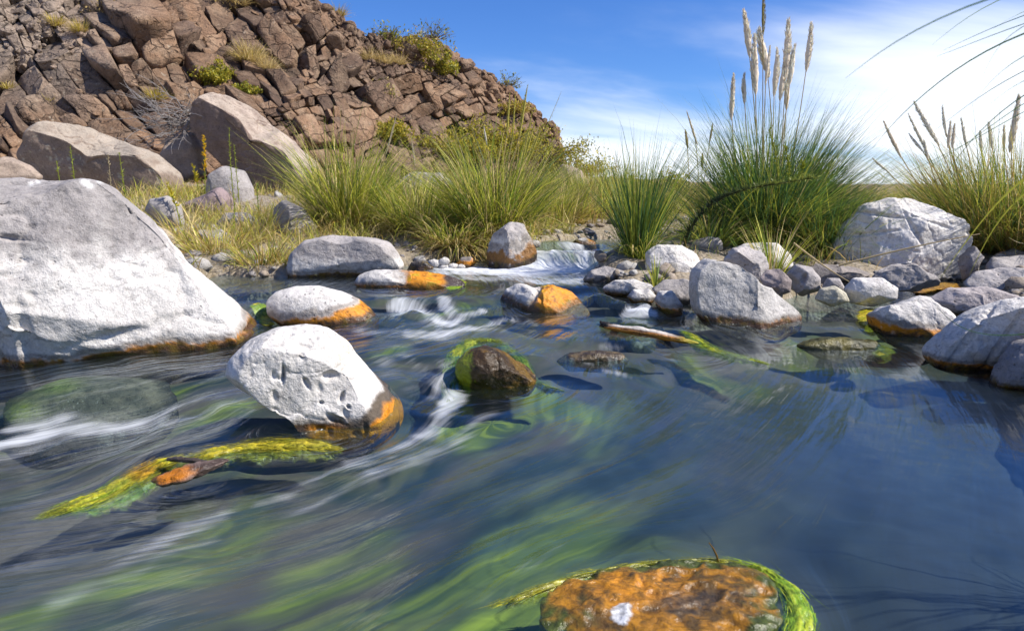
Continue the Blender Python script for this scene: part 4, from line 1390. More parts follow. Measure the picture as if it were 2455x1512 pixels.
S, V, F, n1, tt, sa = wood('driftwood', '', [(1440, 780, .095, .012), (1462, 784, .10, .022), (1520, 792, .10, .034), (1580, 803, .09, .036), (1640, 816, .08, .02), (1672, 822, .06, .008)], 0, None, 71)
one = np.ones((len(V), 1))
c = mix3(one * np.array([.09, .06, .04]), one * np.array([.56, .22, .015]), sstep(-.4, .3, n1 - .5 * sa + .2))
c = mix3(c, one * np.array([.60, .56, .50]), sstep(.55, .9, sa + .3 * n1) * sstep(.15, .3, tt) * sstep(.8, .6, tt))
c = mix3(c, one * np.array([.02, .016, .014]), sstep(.16, .05, tt + .1 * n1))
c = mix3(c, one * np.array([.30, .26, .02]), sstep(.72, .85, tt))
root = empty('driftwood_log', tuple(S[20]))
tag(root, 'weathered orange and white driftwood log lying in the current right of the dark rock', 'driftwood')
link_mesh('trunk', V, F, M_ROCK, parent=root, cols=c, attrs={'wet': np.ones(len(V)) * .6})
V2 = V.copy()
S, V, F, n1, tt, sa = wood('driftwood', '', [(1438, 770, .12, .004), (1444, 776, .11, .013), (1456, 780, .105, .016), (1466, 786, .09, .008)], 0, None, 72, 1)
link_mesh('knot', V, F, M_ROCK, parent=root, cols=np.ones((len(V), 1)) * np.array([.02, .017, .015]) * (1 + n1)[:, None], attrs={'wet': np.ones(len(V)) * .8})

S, V, F, n1, tt, sa = wood('driftwood', '', [(366, 1150, .0, .006), (395, 1148, .01, .028), (440, 1136, .02, .036), (490, 1120, .03, .028), (530, 1106, .03, .016), (548, 1102, .03, .005)], 0, None, 73, .55)
one = np.ones((len(V), 1))
c = mix3(one * np.array([.045, .03, .024]), one * np.array([.17, .12, .10]), sstep(-.1, .5, n1))
c = mix3(c, one * np.array([.50, .17, .012]), sstep(.55, .35, tt + .15 * n1) * sstep(-.5, .2, sa))
root = empty('driftwood_chip', tuple(S[20]))
tag(root, 'dark pointed driftwood chip with an orange end resting on green algae at lower left', 'driftwood')
link_mesh('trunk', V, F, M_ROCK, parent=root, cols=c, attrs={'wet': np.ones(len(V)) * .8})
S, V, F, n1, tt, sa = wood('driftwood', '', [(402, 1100, .015, .006), (430, 1100, .025, .010), (465, 1104, .03, .009), (500, 1108, .03, .005)], 0, None, 74, .8)
link_mesh('bark_strip', V, F, M_ROCK, parent=root, cols=np.ones((len(V), 1)) * np.array([.06, .045, .035]) * (1 + .8 * n1)[:, None], attrs={'wet': np.ones(len(V)) * .7})

# ------------------------------------------------------------------ hillside of jointed lava blocks
RIDGE = np.array([(-900, -420), (560, -140), (690, -55), (735, 2), (800, 40), (870, 86), (930, 102), (1000, 100), (1062, 114), (1130, 166), (1222, 216), (1280, 266), (1328, 322), (1350, 384), (1354, 440)], float)


def ridge_v(u):
    return np.interp(u, RIDGE[:, 0], RIDGE[:, 1])


def hill_raw(u, v):
    u = np.asarray(u, float)
    v = np.asarray(v, float)
    yb = np.interp(u, [-900, 0, 700, 1000, 1352], [10.0, 10.6, 12.2, 15.0, 19.0])
    s = 1.05
    t = (460 - v) / FPX
    Y = (s * yb - .25) / (s - t)
    rel = fbm(np.stack([u / 190, v / 150, u * 0], -1).reshape(-1, 3), 31, 3).reshape(u.shape)
    Y = Y + rel * .75
    x = (u - 1227) / FPX
    yy = (756 - v) / FPX
    d = np.stack([x, CA + yy * SA, -SA + yy * CA], -1)
    return np.array([0, 0, CAM_H]) + d * (Y / d[..., 1])[..., None]


def hill_frame(u, v, e=14):
    p = hill_raw(u, v)
    a = hill_raw(u + e, v) - hill_raw(u - e, v)
    b = hill_raw(u, v - e) - hill_raw(u, v + e)
    n = np.cross(a, b)
    n /= np.linalg.norm(n, axis=-1)[..., None]
    return p, n


uu = np.linspace(-900, 1354, 150)
qq = np.linspace(0, 1, 50)
UU, QQ = np.meshgrid(uu, qq)
RV = ridge_v(UU)
VV = 520 + (RV - 520) * QQ
HP, HN = hill_frame(UU, VV)
HP = HP - HN * .22
back = [HP]
for dy, dz in ((.8, .1), (2, -.4), (6, -2), (16, -7), (40, -22)):
    back.append(HP[-1:] + np.array([0, dy, dz]))
HP = np.concatenate(back, 0)
hn = fbm(HP.reshape(-1, 3) * 1.1, 41, 4) * .14
HV = HP.reshape(-1, 3).copy()
HV[:, 2] += hn
BRN1, BRN2, BRN3 = np.array([.215, .128, .074]), np.array([.125, .080, .054]), np.array([.28, .195, .128])


def cliff_colour(P, nrm, seed=0, k0=0.0):
    m1 = fbm(P * .9, 51 + seed, 4)
    m2 = fbm(P * 5.0, 53, 4, .6)
    c = mix3(np.ones((len(P), 1)) * BRN1, np.ones((len(P), 1)) * BRN2, sstep(-.3, .4, m1 + k0))
    c = mix3(c, np.ones((len(P), 1)) * BRN3, sstep(-.1, .5, m2 - .3 * k0) * .7)
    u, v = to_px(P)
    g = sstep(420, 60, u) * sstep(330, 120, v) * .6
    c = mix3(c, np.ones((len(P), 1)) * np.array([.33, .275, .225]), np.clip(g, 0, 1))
    return c * (1 + .12 * m2)[:, None]


hillside = link_mesh('hillside', HV, grid_faces(HP.shape[0], HP.shape[1]), M_CLIFF, cols=cliff_colour(HV, HV) * .55, attrs={'wet': np.zeros(len(HV))})
tag(hillside, kind='structure')

rng = np.random.default_rng(77)
D1 = np.array([.60, .80])            # steep joints run down to the right
D2 = np.array([.955, -.295])         # cross joints rise gently to the right
B = np.stack([D1 * 1.18, D2 * .92], 1)
Bi = np.linalg.inv(B)


def cell_size(u, v):
    s = np.interp(u, [-700, 0, 250, 450, 700, 1000, 1352], [90, 70, 80, 62, 48, 39, 31])
    dr = v - ridge_v(u)
    s = s * np.interp(dr, [0, 60, 140], [.55, .7, 1.0])
    if u < 260 and v < 150:
        s *= .62
    return s


def hole(u, v):
    for a, b, r in ((712, 128, 30), (745, 105, 22), (452, 128, 20), (470, 150, 16), (788, 292, 18), (700, 175, 18), (60, 195, 20), (640, 95, 13), (1080, 310, 12), (560, 60, 10)):
        if (u - a) ** 2 + (v - b) ** 2 < r * r:
            return True
    return False


def clip_poly(poly, n, d):          # keep n.p <= d
    out = []
    for i in range(len(poly)):
        a, b = poly[i], poly[(i + 1) % len(poly)]
        da, db = a @ n - d, b @ n - d
        if da <= 0:
            out.append(a)
        if (da < 0 < db) or (db < 0 < da):
            out.append(a + (b - a) * (da / (da - db)))
    return out


def warp(P):
    """bend the joint pattern so that joints are not ruler straight"""
    P = np.atleast_2d(P)
    q = np.stack([P[:, 0] / 170, P[:, 1] / 170, P[:, 0] * 0], 1)
    return P + 26 * np.stack([fbm(q, 91, 2), fbm(q + 7, 92, 2)], 1)


# split the face along two sets of joints again and again: blocks of many sizes that fit each other
c0 = Bi @ np.array([350., 70.])
todo = [[c0 + np.array(k) for k in ((-1150., -1150.), (1150., -1150.), (1150., 1150.), (-1150., 1150.))]]
polys = []
while todo:
    P = todo.pop()
    A = np.array(P)
    cc = A.mean(0)
    uvw = B @ cc
    ext = A.max(0) - A.min(0)
    if uvw[0] + ext.max() < -700 or uvw[0] - ext.max() > 1420 or uvw[1] - ext.max() > 500 or uvw[1] + ext.max() < ridge_v(uvw[0]) - 40:
        if ext.max() < 160:
            continue
    size = cell_size(np.clip(uvw[0], -700, 1352), uvw[1]) * 1.05
    lim = size * rng.choice([.45, .75, 1.1, 1.9], p=[.25, .35, .25, .15])
    if ext.max() < lim * 1.35 and ext.min() < lim * 1.1:
        polys.append(A)
        continue
    ax = 0 if ext[0] * rng.uniform(.8, 1.25) > ext[1] else 1
    n = np.array([1., 0.]) if ax == 0 else np.array([0., 1.])
    ang = rng.normal() * .13
    n = np.array([n[0] * math.cos(ang) - n[1] * math.sin(ang), n[0] * math.sin(ang) + n[1] * math.cos(ang)])
    pos = A.min(0)[ax] + ext[ax] * rng.uniform(.33, .67)
    d = n @ np.where(np.arange(2) == ax, pos, cc)
    p1, p2 = clip_poly(P, n, d), clip_poly(P, -n, -d)
    for q in (p1, p2):
        if len(q) >= 3:
            todo.append(q)
blocks = []
for A in polys:
    P2 = warp(A @ B.T)
    ctr = P2.mean(0)
    if ctr[1] < ridge_v(ctr[0]) + 4 or ctr[1] > 480 or not (-650 < ctr[0] < 1352) or hole(*ctr):
        continue
    # trim what would stick out over the ridge
    top = ridge_v(P2[:, 0]) - 7
    P2[:, 1] = np.maximum(P2[:, 1], top)
    blocks.append((tuple(ctr), P2))


def block_mesh(ctr, P2, rng):
    """a fitted block: ragged outline, sides going into the hill, bevelled face"""
    c2 = P2.mean(0)
    # split the edges, jitter
    pts = []
    n = len(P2)
    for i in range(n):
        a, b = P2[i], P2[(i + 1) % n]
        L = np.linalg.norm(b - a)
        if L < 4:
            continue
        pts.append(a * .985 + c2 * .015 if rng.random() < .75 else a * .86 + c2 * .14)
        k = 2 if L > 28 else 1
        for q in range(1, k + 1):
            m = a + (b - a) * (q / (k + 1)) + rng.normal(size=2) * L * .035
            pts.append(m)
    pts = np.array(pts)
    if len(pts) < 4:
        return None
    size = np.sqrt(np.abs(np.sum(pts[:, 0] * np.roll(pts[:, 1], -1) - pts[:, 1] * np.roll(pts[:, 0], -1)) / 2))
    gap = rng.choice([.2, 1.0, 2.2, 4.0], p=[.3, .33, .22, .15])
    pts = c2 + (pts - c2) * (1 - gap / max(size, 8) * 1.3)
    P0, Nn = hill_frame(np.array([c2[0]]), np.array([c2[1]]))
    P0, Nn = P0[0], Nn[0]
    mpp = P0[1] / FPX
    lvl = float(fbm(np.array([[c2[0] / 85, c2[1] / 85, 3.]]), 95, 2)[0])
    hgt = max(.03, size * mpp * rng.choice([.05, .12, .25, .5], p=[.25, .33, .27, .15]) + .42 * max(lvl, -.3) * mpp * 60)
    grad = rng.normal(size=2) * .15
    m = len(pts)

    def ring(scale, lift, jit):
        q = c2 + (pts - c2) * scale
        base = hill_raw(q[:, 0], q[:, 1])
        # flatten on the block's own plane
        dn = (base - P0) @ Nn
        base = base - np.outer(dn, Nn) * .8
        g = ((q - c2) @ grad) * mpp * 1.6
        base = base + np.outer(lift + (g if lift > 0 else g * 0), Nn)
        return base + rng.normal(size=base.shape) * jit * size * mpp

    rings = [ring(.95, -.45, 0), ring(1.0, hgt * .4, .014), ring(.99, hgt * .86, .010), ring(.92, hgt * 1.0, .010), ring(.45, hgt * 1.02, .012)]
    cen = rings[-1].mean(0)[None] + Nn * hgt * .02
    V = np.concatenate(rings + [cen], 0)
    F = []
    R_ = len(rings)
    for r in range(R_ - 1):
        for i in range(m):
            j = (i + 1) % m
            F.append((r * m + i, (r + 1) * m + i, (r + 1) * m + j))
            F.append((r * m + i, (r + 1) * m + j, r * m + j))
    for i in range(m):
        F.append(((R_ - 1) * m + i, R_ * m, (R_ - 1) * m + (i + 1) % m))
    # picture rows run downwards, so turn faces outwards
    F = np.array(F)
    nn = mesh_normals(V, F)
    if (nn[-1] @ Nn) < 0:
        F = F[:, ::-1]
    return V, F, size, P0


made = []
for ctr, P2 in blocks:
    r = block_mesh(ctr, P2, rng)
    if r is not None:
        made.append((ctr, r))
inview = [q for q in made if -20 < q[0][0] < 1380 and q[0][1] > -20]
inview.sort(key=lambda q: -q[1][2])
first = {id(q[1]) for q in inview[:300]}
rest_v, rest_f, nrest = [], [], 0
for q in made:
    V, F, size, P0 = q[1]
    if id(q[1]) in first:
        o = link_mesh('rock_block', V, F, M_CLIFF, parent=hillside, cols=cliff_colour(V, V, 0, float(rng.normal() * .35)) * rng.uniform(.70, 1.18),
                      attrs={'wet': np.zeros(len(V))}, smooth=False, loc=P0)
    else:
        rest_v.append(V)
        rest_f.append(F + nrest)
        nrest += len(V)
# loose rubble on the slopes and along the ridge
s1, f1 = icosphere(2)
ru, rv_, rz = [], [], []
for i in range(1500):
    zone = rng.random()
    if zone < .42:
        u, v = rng.uniform(-300, 330), rng.uniform(-60, 300)
        if rng.random() < max(0, (u - 120) / 260) + max(0, (v - 140) / 200):
            continue
    elif zone < .85:
        u = rng.uniform(700, 1350)
        v = ridge_v(u) + abs(rng.normal()) * 26 - 2
    else:
        u, v = rng.uniform(-200, 1340), rng.uniform(-60, 450)
    if v < ridge_v(u) - 4:
        continue
    ru.append(u)
    rv_.append(v)
    rz.append(zone)
RP, RN = hill_frame(np.array(ru), np.array(rv_))
for P0, Nn, zone in zip(RP, RN, rz):
    szp = rng.gamma(3.0, 2.1) + 2.5
    if zone > .85:
        szp *= .7
    r = szp * P0[1] / FPX
    L = s1.copy()
    for k in range(7):
        n = rng.normal(size=3)
        n /= np.linalg.norm(n)
        e = np.maximum(L @ n - rng.uniform(.45, .75), 0)
        L -= n * e[:, None]
    qm, _ = np.linalg.qr(rng.normal(size=(3, 3)))
    L = (L * rng.uniform(.6, 1.2, 3)) @ qm.T
    rest_v.append(P0 + Nn * r * .25 + L * r)
    rest_f.append(f1 + nrest)
    nrest += len(L)
V = np.concatenate(rest_v)
rub = link_mesh('rubble', V, np.concatenate(rest_f), M_CLIFF, parent=hillside, cols=cliff_colour(V, V, 2, .1), attrs={'wet': np.zeros(len(V))}, smooth=False)
tag(rub, kind='stuff')

# far mesa on the skyline beyond the stream
fx = np.linspace(-40, 120, 120)
prof = 2.6 + 1.6 * np.exp(-((fx - 16) / 22) ** 2) + .5 * fbm(np.stack([fx * .12, fx * 0, fx * 0], 1), 61, 4)
rows = []
for k, (yy_, hh) in enumerate([(138, -.2), (148, .55), (156, .92), (162, 1.0), (185, .9), (230, .0)]):
    rows.append(np.stack([fx * (yy_ / 150), np.full_like(fx, yy_) + 3 * fbm(np.stack([fx * .2, fx * 0 + k, fx * 0], 1), 62, 3), prof * hh + (.3 * fbm(np.stack([fx * .5, fx * 0 + k, fx * 0], 1), 63, 3) if hh > .3 else 0)], 1))
HV2 = np.concatenate(rows)
far = link_mesh('hill', HV2, grid_faces(len(rows), len(fx)), M_CLIFF, cols=np.ones((len(HV2), 1)) * np.array([.30, .22, .14]), attrs={'wet': np.zeros(len(HV2))})
tag(far, kind='structure')

# ------------------------------------------------------------------ grasses and shrubs
DEEP, GREEN, LIME, STRAW, GOLD, UMBER = (np.array(q) for q in ((.060, .130, .050), (.18, .26, .038), (.48, .48, .07), (.62, .49, .22), (.50, .34, .09), (.20, .10, .04)))


def blades(base, az, L, e0, droop, width, K=6, rng=None, curl=0.0):
    """n tapered ribbons; e0 = starting elevation, droop = how far the tip bends over (radians)"""
    n = len(base)
    P = np.zeros((n, K + 1, 3))
    P[:, 0] = base
    azk = az.copy()
    for k in range(K):
        t = (k + .5) / K
        e = e0 - droop * t ** 1.6
        azk = azk + curl * rng.normal(size=n) / K
        stepv = np.stack([np.cos(e) * np.cos(azk), np.cos(e) * np.sin(azk), np.sin(e)], 1)
        P[:, k + 1] = P[:, k] + stepv * (L / K)[:, None]
    tw = rng.uniform(0, math.pi, n)
    side = np.stack([np.cos(tw), np.sin(tw), .15 * rng.normal(size=n)], 1)
    t = np.linspace(0, 1, K + 1)
    w = np.minimum(1, .55 + t * 2.2) * (1 - t ** 2.2) + .04
    off = side[:, None] * (w[None, :, None] * width[:, None, None] * .5)
    V = np.stack([P - off, P + off], 2).reshape(-1, 3)
    b = (np.arange(n) * (K + 1) * 2)[:, None]
    k = np.arange(K)[None] * 2
    F = np.stack([b + k, b + k + 1, b + k + 3, b + k + 2], -1).reshape(-1, 4)
    tt = np.tile(np.repeat(t, 2), n)
    return V, F, tt


def blade_cols(n, K, tt, pal, p, rng, basecol=None, basek=.22, vary=.22, tipdry=0.0):
    idx = rng.choice(len(pal), n, p=np.array(p) / np.sum(p))
    c = np.array(pal)[idx] * (1 + vary * rng.normal(size=n)).clip(.45, 1.7)[:, None]
    c = np.repeat(c, (K + 1) * 2, 0)
    if basecol is not None:
        k = sstep(basek, 0, tt)
        c = c * (1 - k)[:, None] + np.array(basecol) * k[:, None]
    if tipdry:
        k = sstep(1 - tipdry, 1, tt) * .7
        c = c * (1 - k)[:, None] + STRAW * k[:, None]
    return c


def root_at(u, y, dz=0):
    x = (u - 1227) / FPX * (y * CA + .3 * SA * 0 + (CAM_H - .3) * SA)
    return np.array([x, y, float(ground_z(x, y)[0]) + dz])


def tuft(parent, name, base, r, n, L, lean, droop, width, pal, p, seed, K=6, basecol=None, az0=None, azs=.6, curl=.3, tipdry=0.0, vary=.22, leanp=1.0, mat=None):
    rng = np.random.default_rng(seed)
    a = rng.uniform(0, 2 * math.pi, n)
    rr = r * np.sqrt(rng.random(n))
    B0 = np.stack([base[0] + rr * np.cos(a), base[1] + rr * np.sin(a), np.full(n, base[2] - .03)], 1)
    az = a + rng.normal(size=n) * .5
    if az0 is not None:
        k = rng.random(n) < azs
        az = np.where(k, az0 + rng.normal(size=n) * .7, az)
    le = np.radians(lean[0] + (lean[1] - lean[0]) * rng.random(n) ** leanp)
    Ls = L[0] + (L[1] - L[0]) * rng.beta(2.0, 2.0, n)
    Ls = Ls * np.clip(1 + .38 * fbm(np.stack([np.cos(az) * 2.6 + seed, np.sin(az) * 2.6, le * 3], 1), seed, 3), .5, 1.35)
    dr = rng.uniform(*droop, n)
    V, F, tt = blades(B0, az, Ls, math.pi / 2 - le, dr, rng.uniform(*width, n), K, rng, curl)
    V[:, 2] = np.maximum(V[:, 2], base[2] - .12)
    o = link_mesh(name, V, F, mat or M_LEAF, parent=parent, cols=blade_cols(n, K, tt, pal, p, rng, basecol, vary=vary, tipdry=tipdry))
    tag(o, kind='stuff')
    return o


def tube(P, r, m=6):
    P = np.asarray(P, float)
    r = np.broadcast_to(np.asarray(r, float), (len(P),))
    tan = np.gradient(P, axis=0)
    tan /= np.maximum(np.linalg.norm(tan, axis=1), 1e-9)[:, None]
    ref = np.array([.31, .87, .38])
    s = np.cross(tan, ref)
    s /= np.linalg.norm(s, axis=1)[:, None]
    u = np.cross(s, tan)
    a = np.linspace(0, 2 * math.pi, m, endpoint=False)
    V = (P[:, None] + (s[:, None] * np.cos(a)[None, :, None] + u[:, None] * np.sin(a)[None, :, None]) * r[:, None, None]).reshape(-1, 3)
    i = np.arange(len(P) * m).reshape(len(P), m)
    F = np.stack([i[:-1], np.roll(i, -1, 1)[:-1], np.roll(i, -1, 1)[1:], i[1:]], -1).reshape(-1, 4)
    return V, F


def bez(a, b, c, n=10):
    t = np.linspace(0, 1, n)[:, None]
    return (1 - t) ** 2 * a + 2 * t * (1 - t) * b + t * t * c


def add_plume(root, base, tip, bot, w, col, seed):
    """a feathery seed head from bot to tip (points) with its stalk down to base"""
    rng = np.random.default_rng(seed)
    base, tip, bot = (np.asarray(q, float) for q in (base, tip, bot))
    d = tip - bot
    mid = bot - d / np.linalg.norm(d) * np.linalg.norm(bot - base) * .5
    sp = bez(base, mid * .6 + (base + bot) * .2, bot + d * .25, 12)
    V, F = tube(sp, np.linspace(.0055, .0034, 12), 5)
    st = link_mesh('stalk', V, F, M_LEAF, parent=root, cols=np.ones((len(V), 1)) * STRAW * rng.uniform(.75, 1.0))
    # axis bends a little
    L = np.linalg.norm(d)
    sidev = np.cross(d / L, [0, 1, 0])
    n = int(240 + 520 * L)
    t = rng.random(n) ** .9
    ax = bot + np.outer(t, d) + np.outer(np.sin(t * math.pi) * rng.normal() * .02 * L, sidev)
    prof = np.interp(t, [0, .12, .4, .75, 1], [.25, .75, 1.0, .62, .12])
    a = rng.uniform(0, 2 * math.pi, n)
    u1 = sidev / np.linalg.norm(sidev)
    u2 = np.cross(u1, d / L)
    rad = np.outer(np.cos(a), u1) + np.outer(np.sin(a), u2)
    w = w * rng.uniform(1.1, 1.5)
    start = ax + rad * (prof * w * .30)[:, None]
    out = d / L + rad * rng.uniform(.14, .42, n)[:, None] + rng.normal(size=(n, 3)) * .05
    out /= np.linalg.norm(out, axis=1)[:, None]
    ln = w * rng.uniform(1.1, 2.2, n) * (.45 + .6 * prof)
    wid = np.cross(out, rng.normal(size=(n, 3)))
    wid /= np.linalg.norm(wid, axis=1)[:, None]
    ww = (w * .10 * rng.uniform(.6, 1.3, n))[:, None]
    mid_ = start + out * (ln * .5)[:, None]
    V = np.stack([start, mid_ - wid * ww, mid_ + wid * ww, start + out * ln[:, None]], 1).reshape(-1, 3)
    b = np.arange(n)[:, None] * 4
    F = np.concatenate([b + np.array([[0, 1, 2]]), b + np.array([[1, 3, 2]])])
    tc_ = np.linspace(0, 1, 12)
    Vc, Fc = tube(bot + np.outer(tc_, d) + np.outer(np.sin(tc_ * math.pi) * 0, sidev), np.interp(tc_, [0, .12, .4, .75, 1], [.2, .7, 1.0, .6, .05]) * w * .66 * (1 + .12 * np.sin(np.arange(12) * 2.1)), 8)
    c = np.repeat(np.array(col) * (1 + .22 * rng.normal(size=n)).clip(.5, 1.4)[:, None], 4, 0)
    Ft = np.concatenate([Fc[:, [0, 1, 2]], Fc[:, [0, 2, 3]]]) + len(V)
    c = np.concatenate([c, np.ones((len(Vc), 1)) * np.array(col) * .97])
    return link_mesh('plume', np.concatenate([V, Vc]), np.concatenate([F, Ft]), M_PLUME, parent=root, cols=np.clip(c, .02, .92))


def c3(cx, cy, y):               # picture point inside the upper right study, at distance y
    return on_y(1629.6 + .3361 * cx, .336 * cy, y)


# --- tall pampas grass of the right bank
b1 = root_at(1835, 6.0)
pg = empty('pampas_grass', tuple(b1))
tag(pg, 'tallest pampas grass, deep green with a dozen upright cream plumes', 'grass clump', 'pampas grasses on the right bank')
tuft(pg, 'leaves', b1, .26, 4300, (.65, 1.5), (2, 52), (.15, .95), (.004, .0075), [DEEP, GREEN, LIME, STRAW], [5, 4, .8, .25], 201, basecol=(.22, .16, .07), az0=0.15, azs=.28)
tuft(pg, 'arching_leaves', b1, .30, 1300, (.5, 1.1), (30, 72), (.7, 1.6), (.004, .007), [DEEP, GREEN, LIME, STRAW], [2, 4, 2, 1.2], 202, basecol=(.25, .17, .07))
tuft(pg, 'dry_leaves', b1, .30, 700, (.25, .7), (20, 88), (.5, 1.6), (.004, .008), [STRAW, GOLD, UMBER], [3, 3, 2], 203)
CREAM = np.array([.95, .82, .64])
for k, (tx, ty, bx0, by0, w, cc) in enumerate([
        (455, 85, 500, 415, .026, CREAM * .9), (590, -60, 592, 260, .013, np.array([.32, .26, .09])), (535, 260, 540, 680, .028, CREAM), (567, 220, 635, 555, .034, CREAM), (640, 335, 608, 610, .018, CREAM), (690, 355, 670, 695, .021, CREAM),
        (772, 155, 755, 560, .030, CREAM), (820, 325, 780, 610, .024, CREAM * 1.05), (935, 175, 900, 515, .027, CREAM), (382, 540, 365, 860, .022, CREAM * .95), (460, 530, 460, 745, .017, CREAM * .95), (740, 460, 712, 720, .022, CREAM), (775, 540, 758, 790, .024, CREAM)]):
    yy = 6.0 + .22 * math.sin(k * 2.4)
    bb = b1 + np.array([(bx0 - 620) * .0004, .1 * math.sin(k), 0])
    add_plume(pg, bb, c3(tx, ty, yy), c3(bx0, by0, yy), w, cc, 300 + k)

# --- golden pampas grass at the right edge
b3 = root_at(2420, 5.75)
pg = empty('pampas_grass', tuple(b3))
tag(pg, 'golden green pampas grass at the right edge with slanting pale plumes', 'grass clump', 'pampas grasses on the right bank')
tuft(pg, 'leaves', b3, .50, 6000, (.55, 1.3), (5, 66), (.2, 1.0), (.004, .007), [DEEP, GREEN, LIME, GOLD, STRAW], [1.5, 3, 2.5, 2.2, 1.2], 211, basecol=(.2, .13, .06), az0=3.0, azs=.15)
tuft(pg, 'dry_leaves', b3, .42, 1400, (.4, .9), (30, 85), (.6, 1.5), (.004, .008), [STRAW, GOLD, UMBER], [3, 4, 2], 212)
PAL = np.array([.90, .84, .70])
for k, (tx, ty, bx0, by0, w, cc) in enumerate([
        (1455, 870, 1580, 1130, .020, CREAM * .9), (1630, 815, 1760, 1080, .022, PAL), (1672, 730, 1850, 1040, .024, PAL), (1635, 955, 1740, 1090, .016, PAL), (1872, 760, 1900, 980, .020, PAL), (1928, 870, 1910, 1060, .018, CREAM), (1957, 890, 1940, 1060, .017, CREAM * .9),
        (2005, 850, 2045, 1060, .020, PAL), (1375, 1130, 1500, 1240, .015, PAL), (2140, 940, 2150, 1090, .018, PAL), (2200, 880, 2225, 1060, .020, PAL), (2415, 690, 2350, 1090, .034, CREAM * .95), (2310, 900, 2310, 1080, .018, CREAM * .85), (1740, 1000, 1770, 1150, .015, PAL)]):
    yy = 5.75 + .25 * math.sin(k * 1.9)
    bb = b3 + np.array([(bx0 - 2200) * .0006, .12 * math.sin(k), 0])
    add_plume(pg, bb, c3(tx, ty, yy), c3(bx0, by0, yy), w * .75, cc, 330 + k)

# --- slender tuft beside the cascade
b2 = root_at(1528, 4.98)
g = empty('grass_tuft', tuple(b2))
tag(g, 'slender upright green grass tuft right of the cascade', 'grass tuft')
tuft(g, 'leaves', b2, .085, 620, (.4, 1.02), (0, 30), (.05, .7), (.004, .007), [DEEP, GREEN, LIME], [3, 4, 2], 221, basecol=(.16, .26, .04), leanp=1.3)
tuft(g, 'arching_leaves', b2, .10, 170, (.25, .5), (20, 60), (.8, 1.6), (.004, .006), [GREEN, LIME, STRAW], [3, 3, 1], 222)

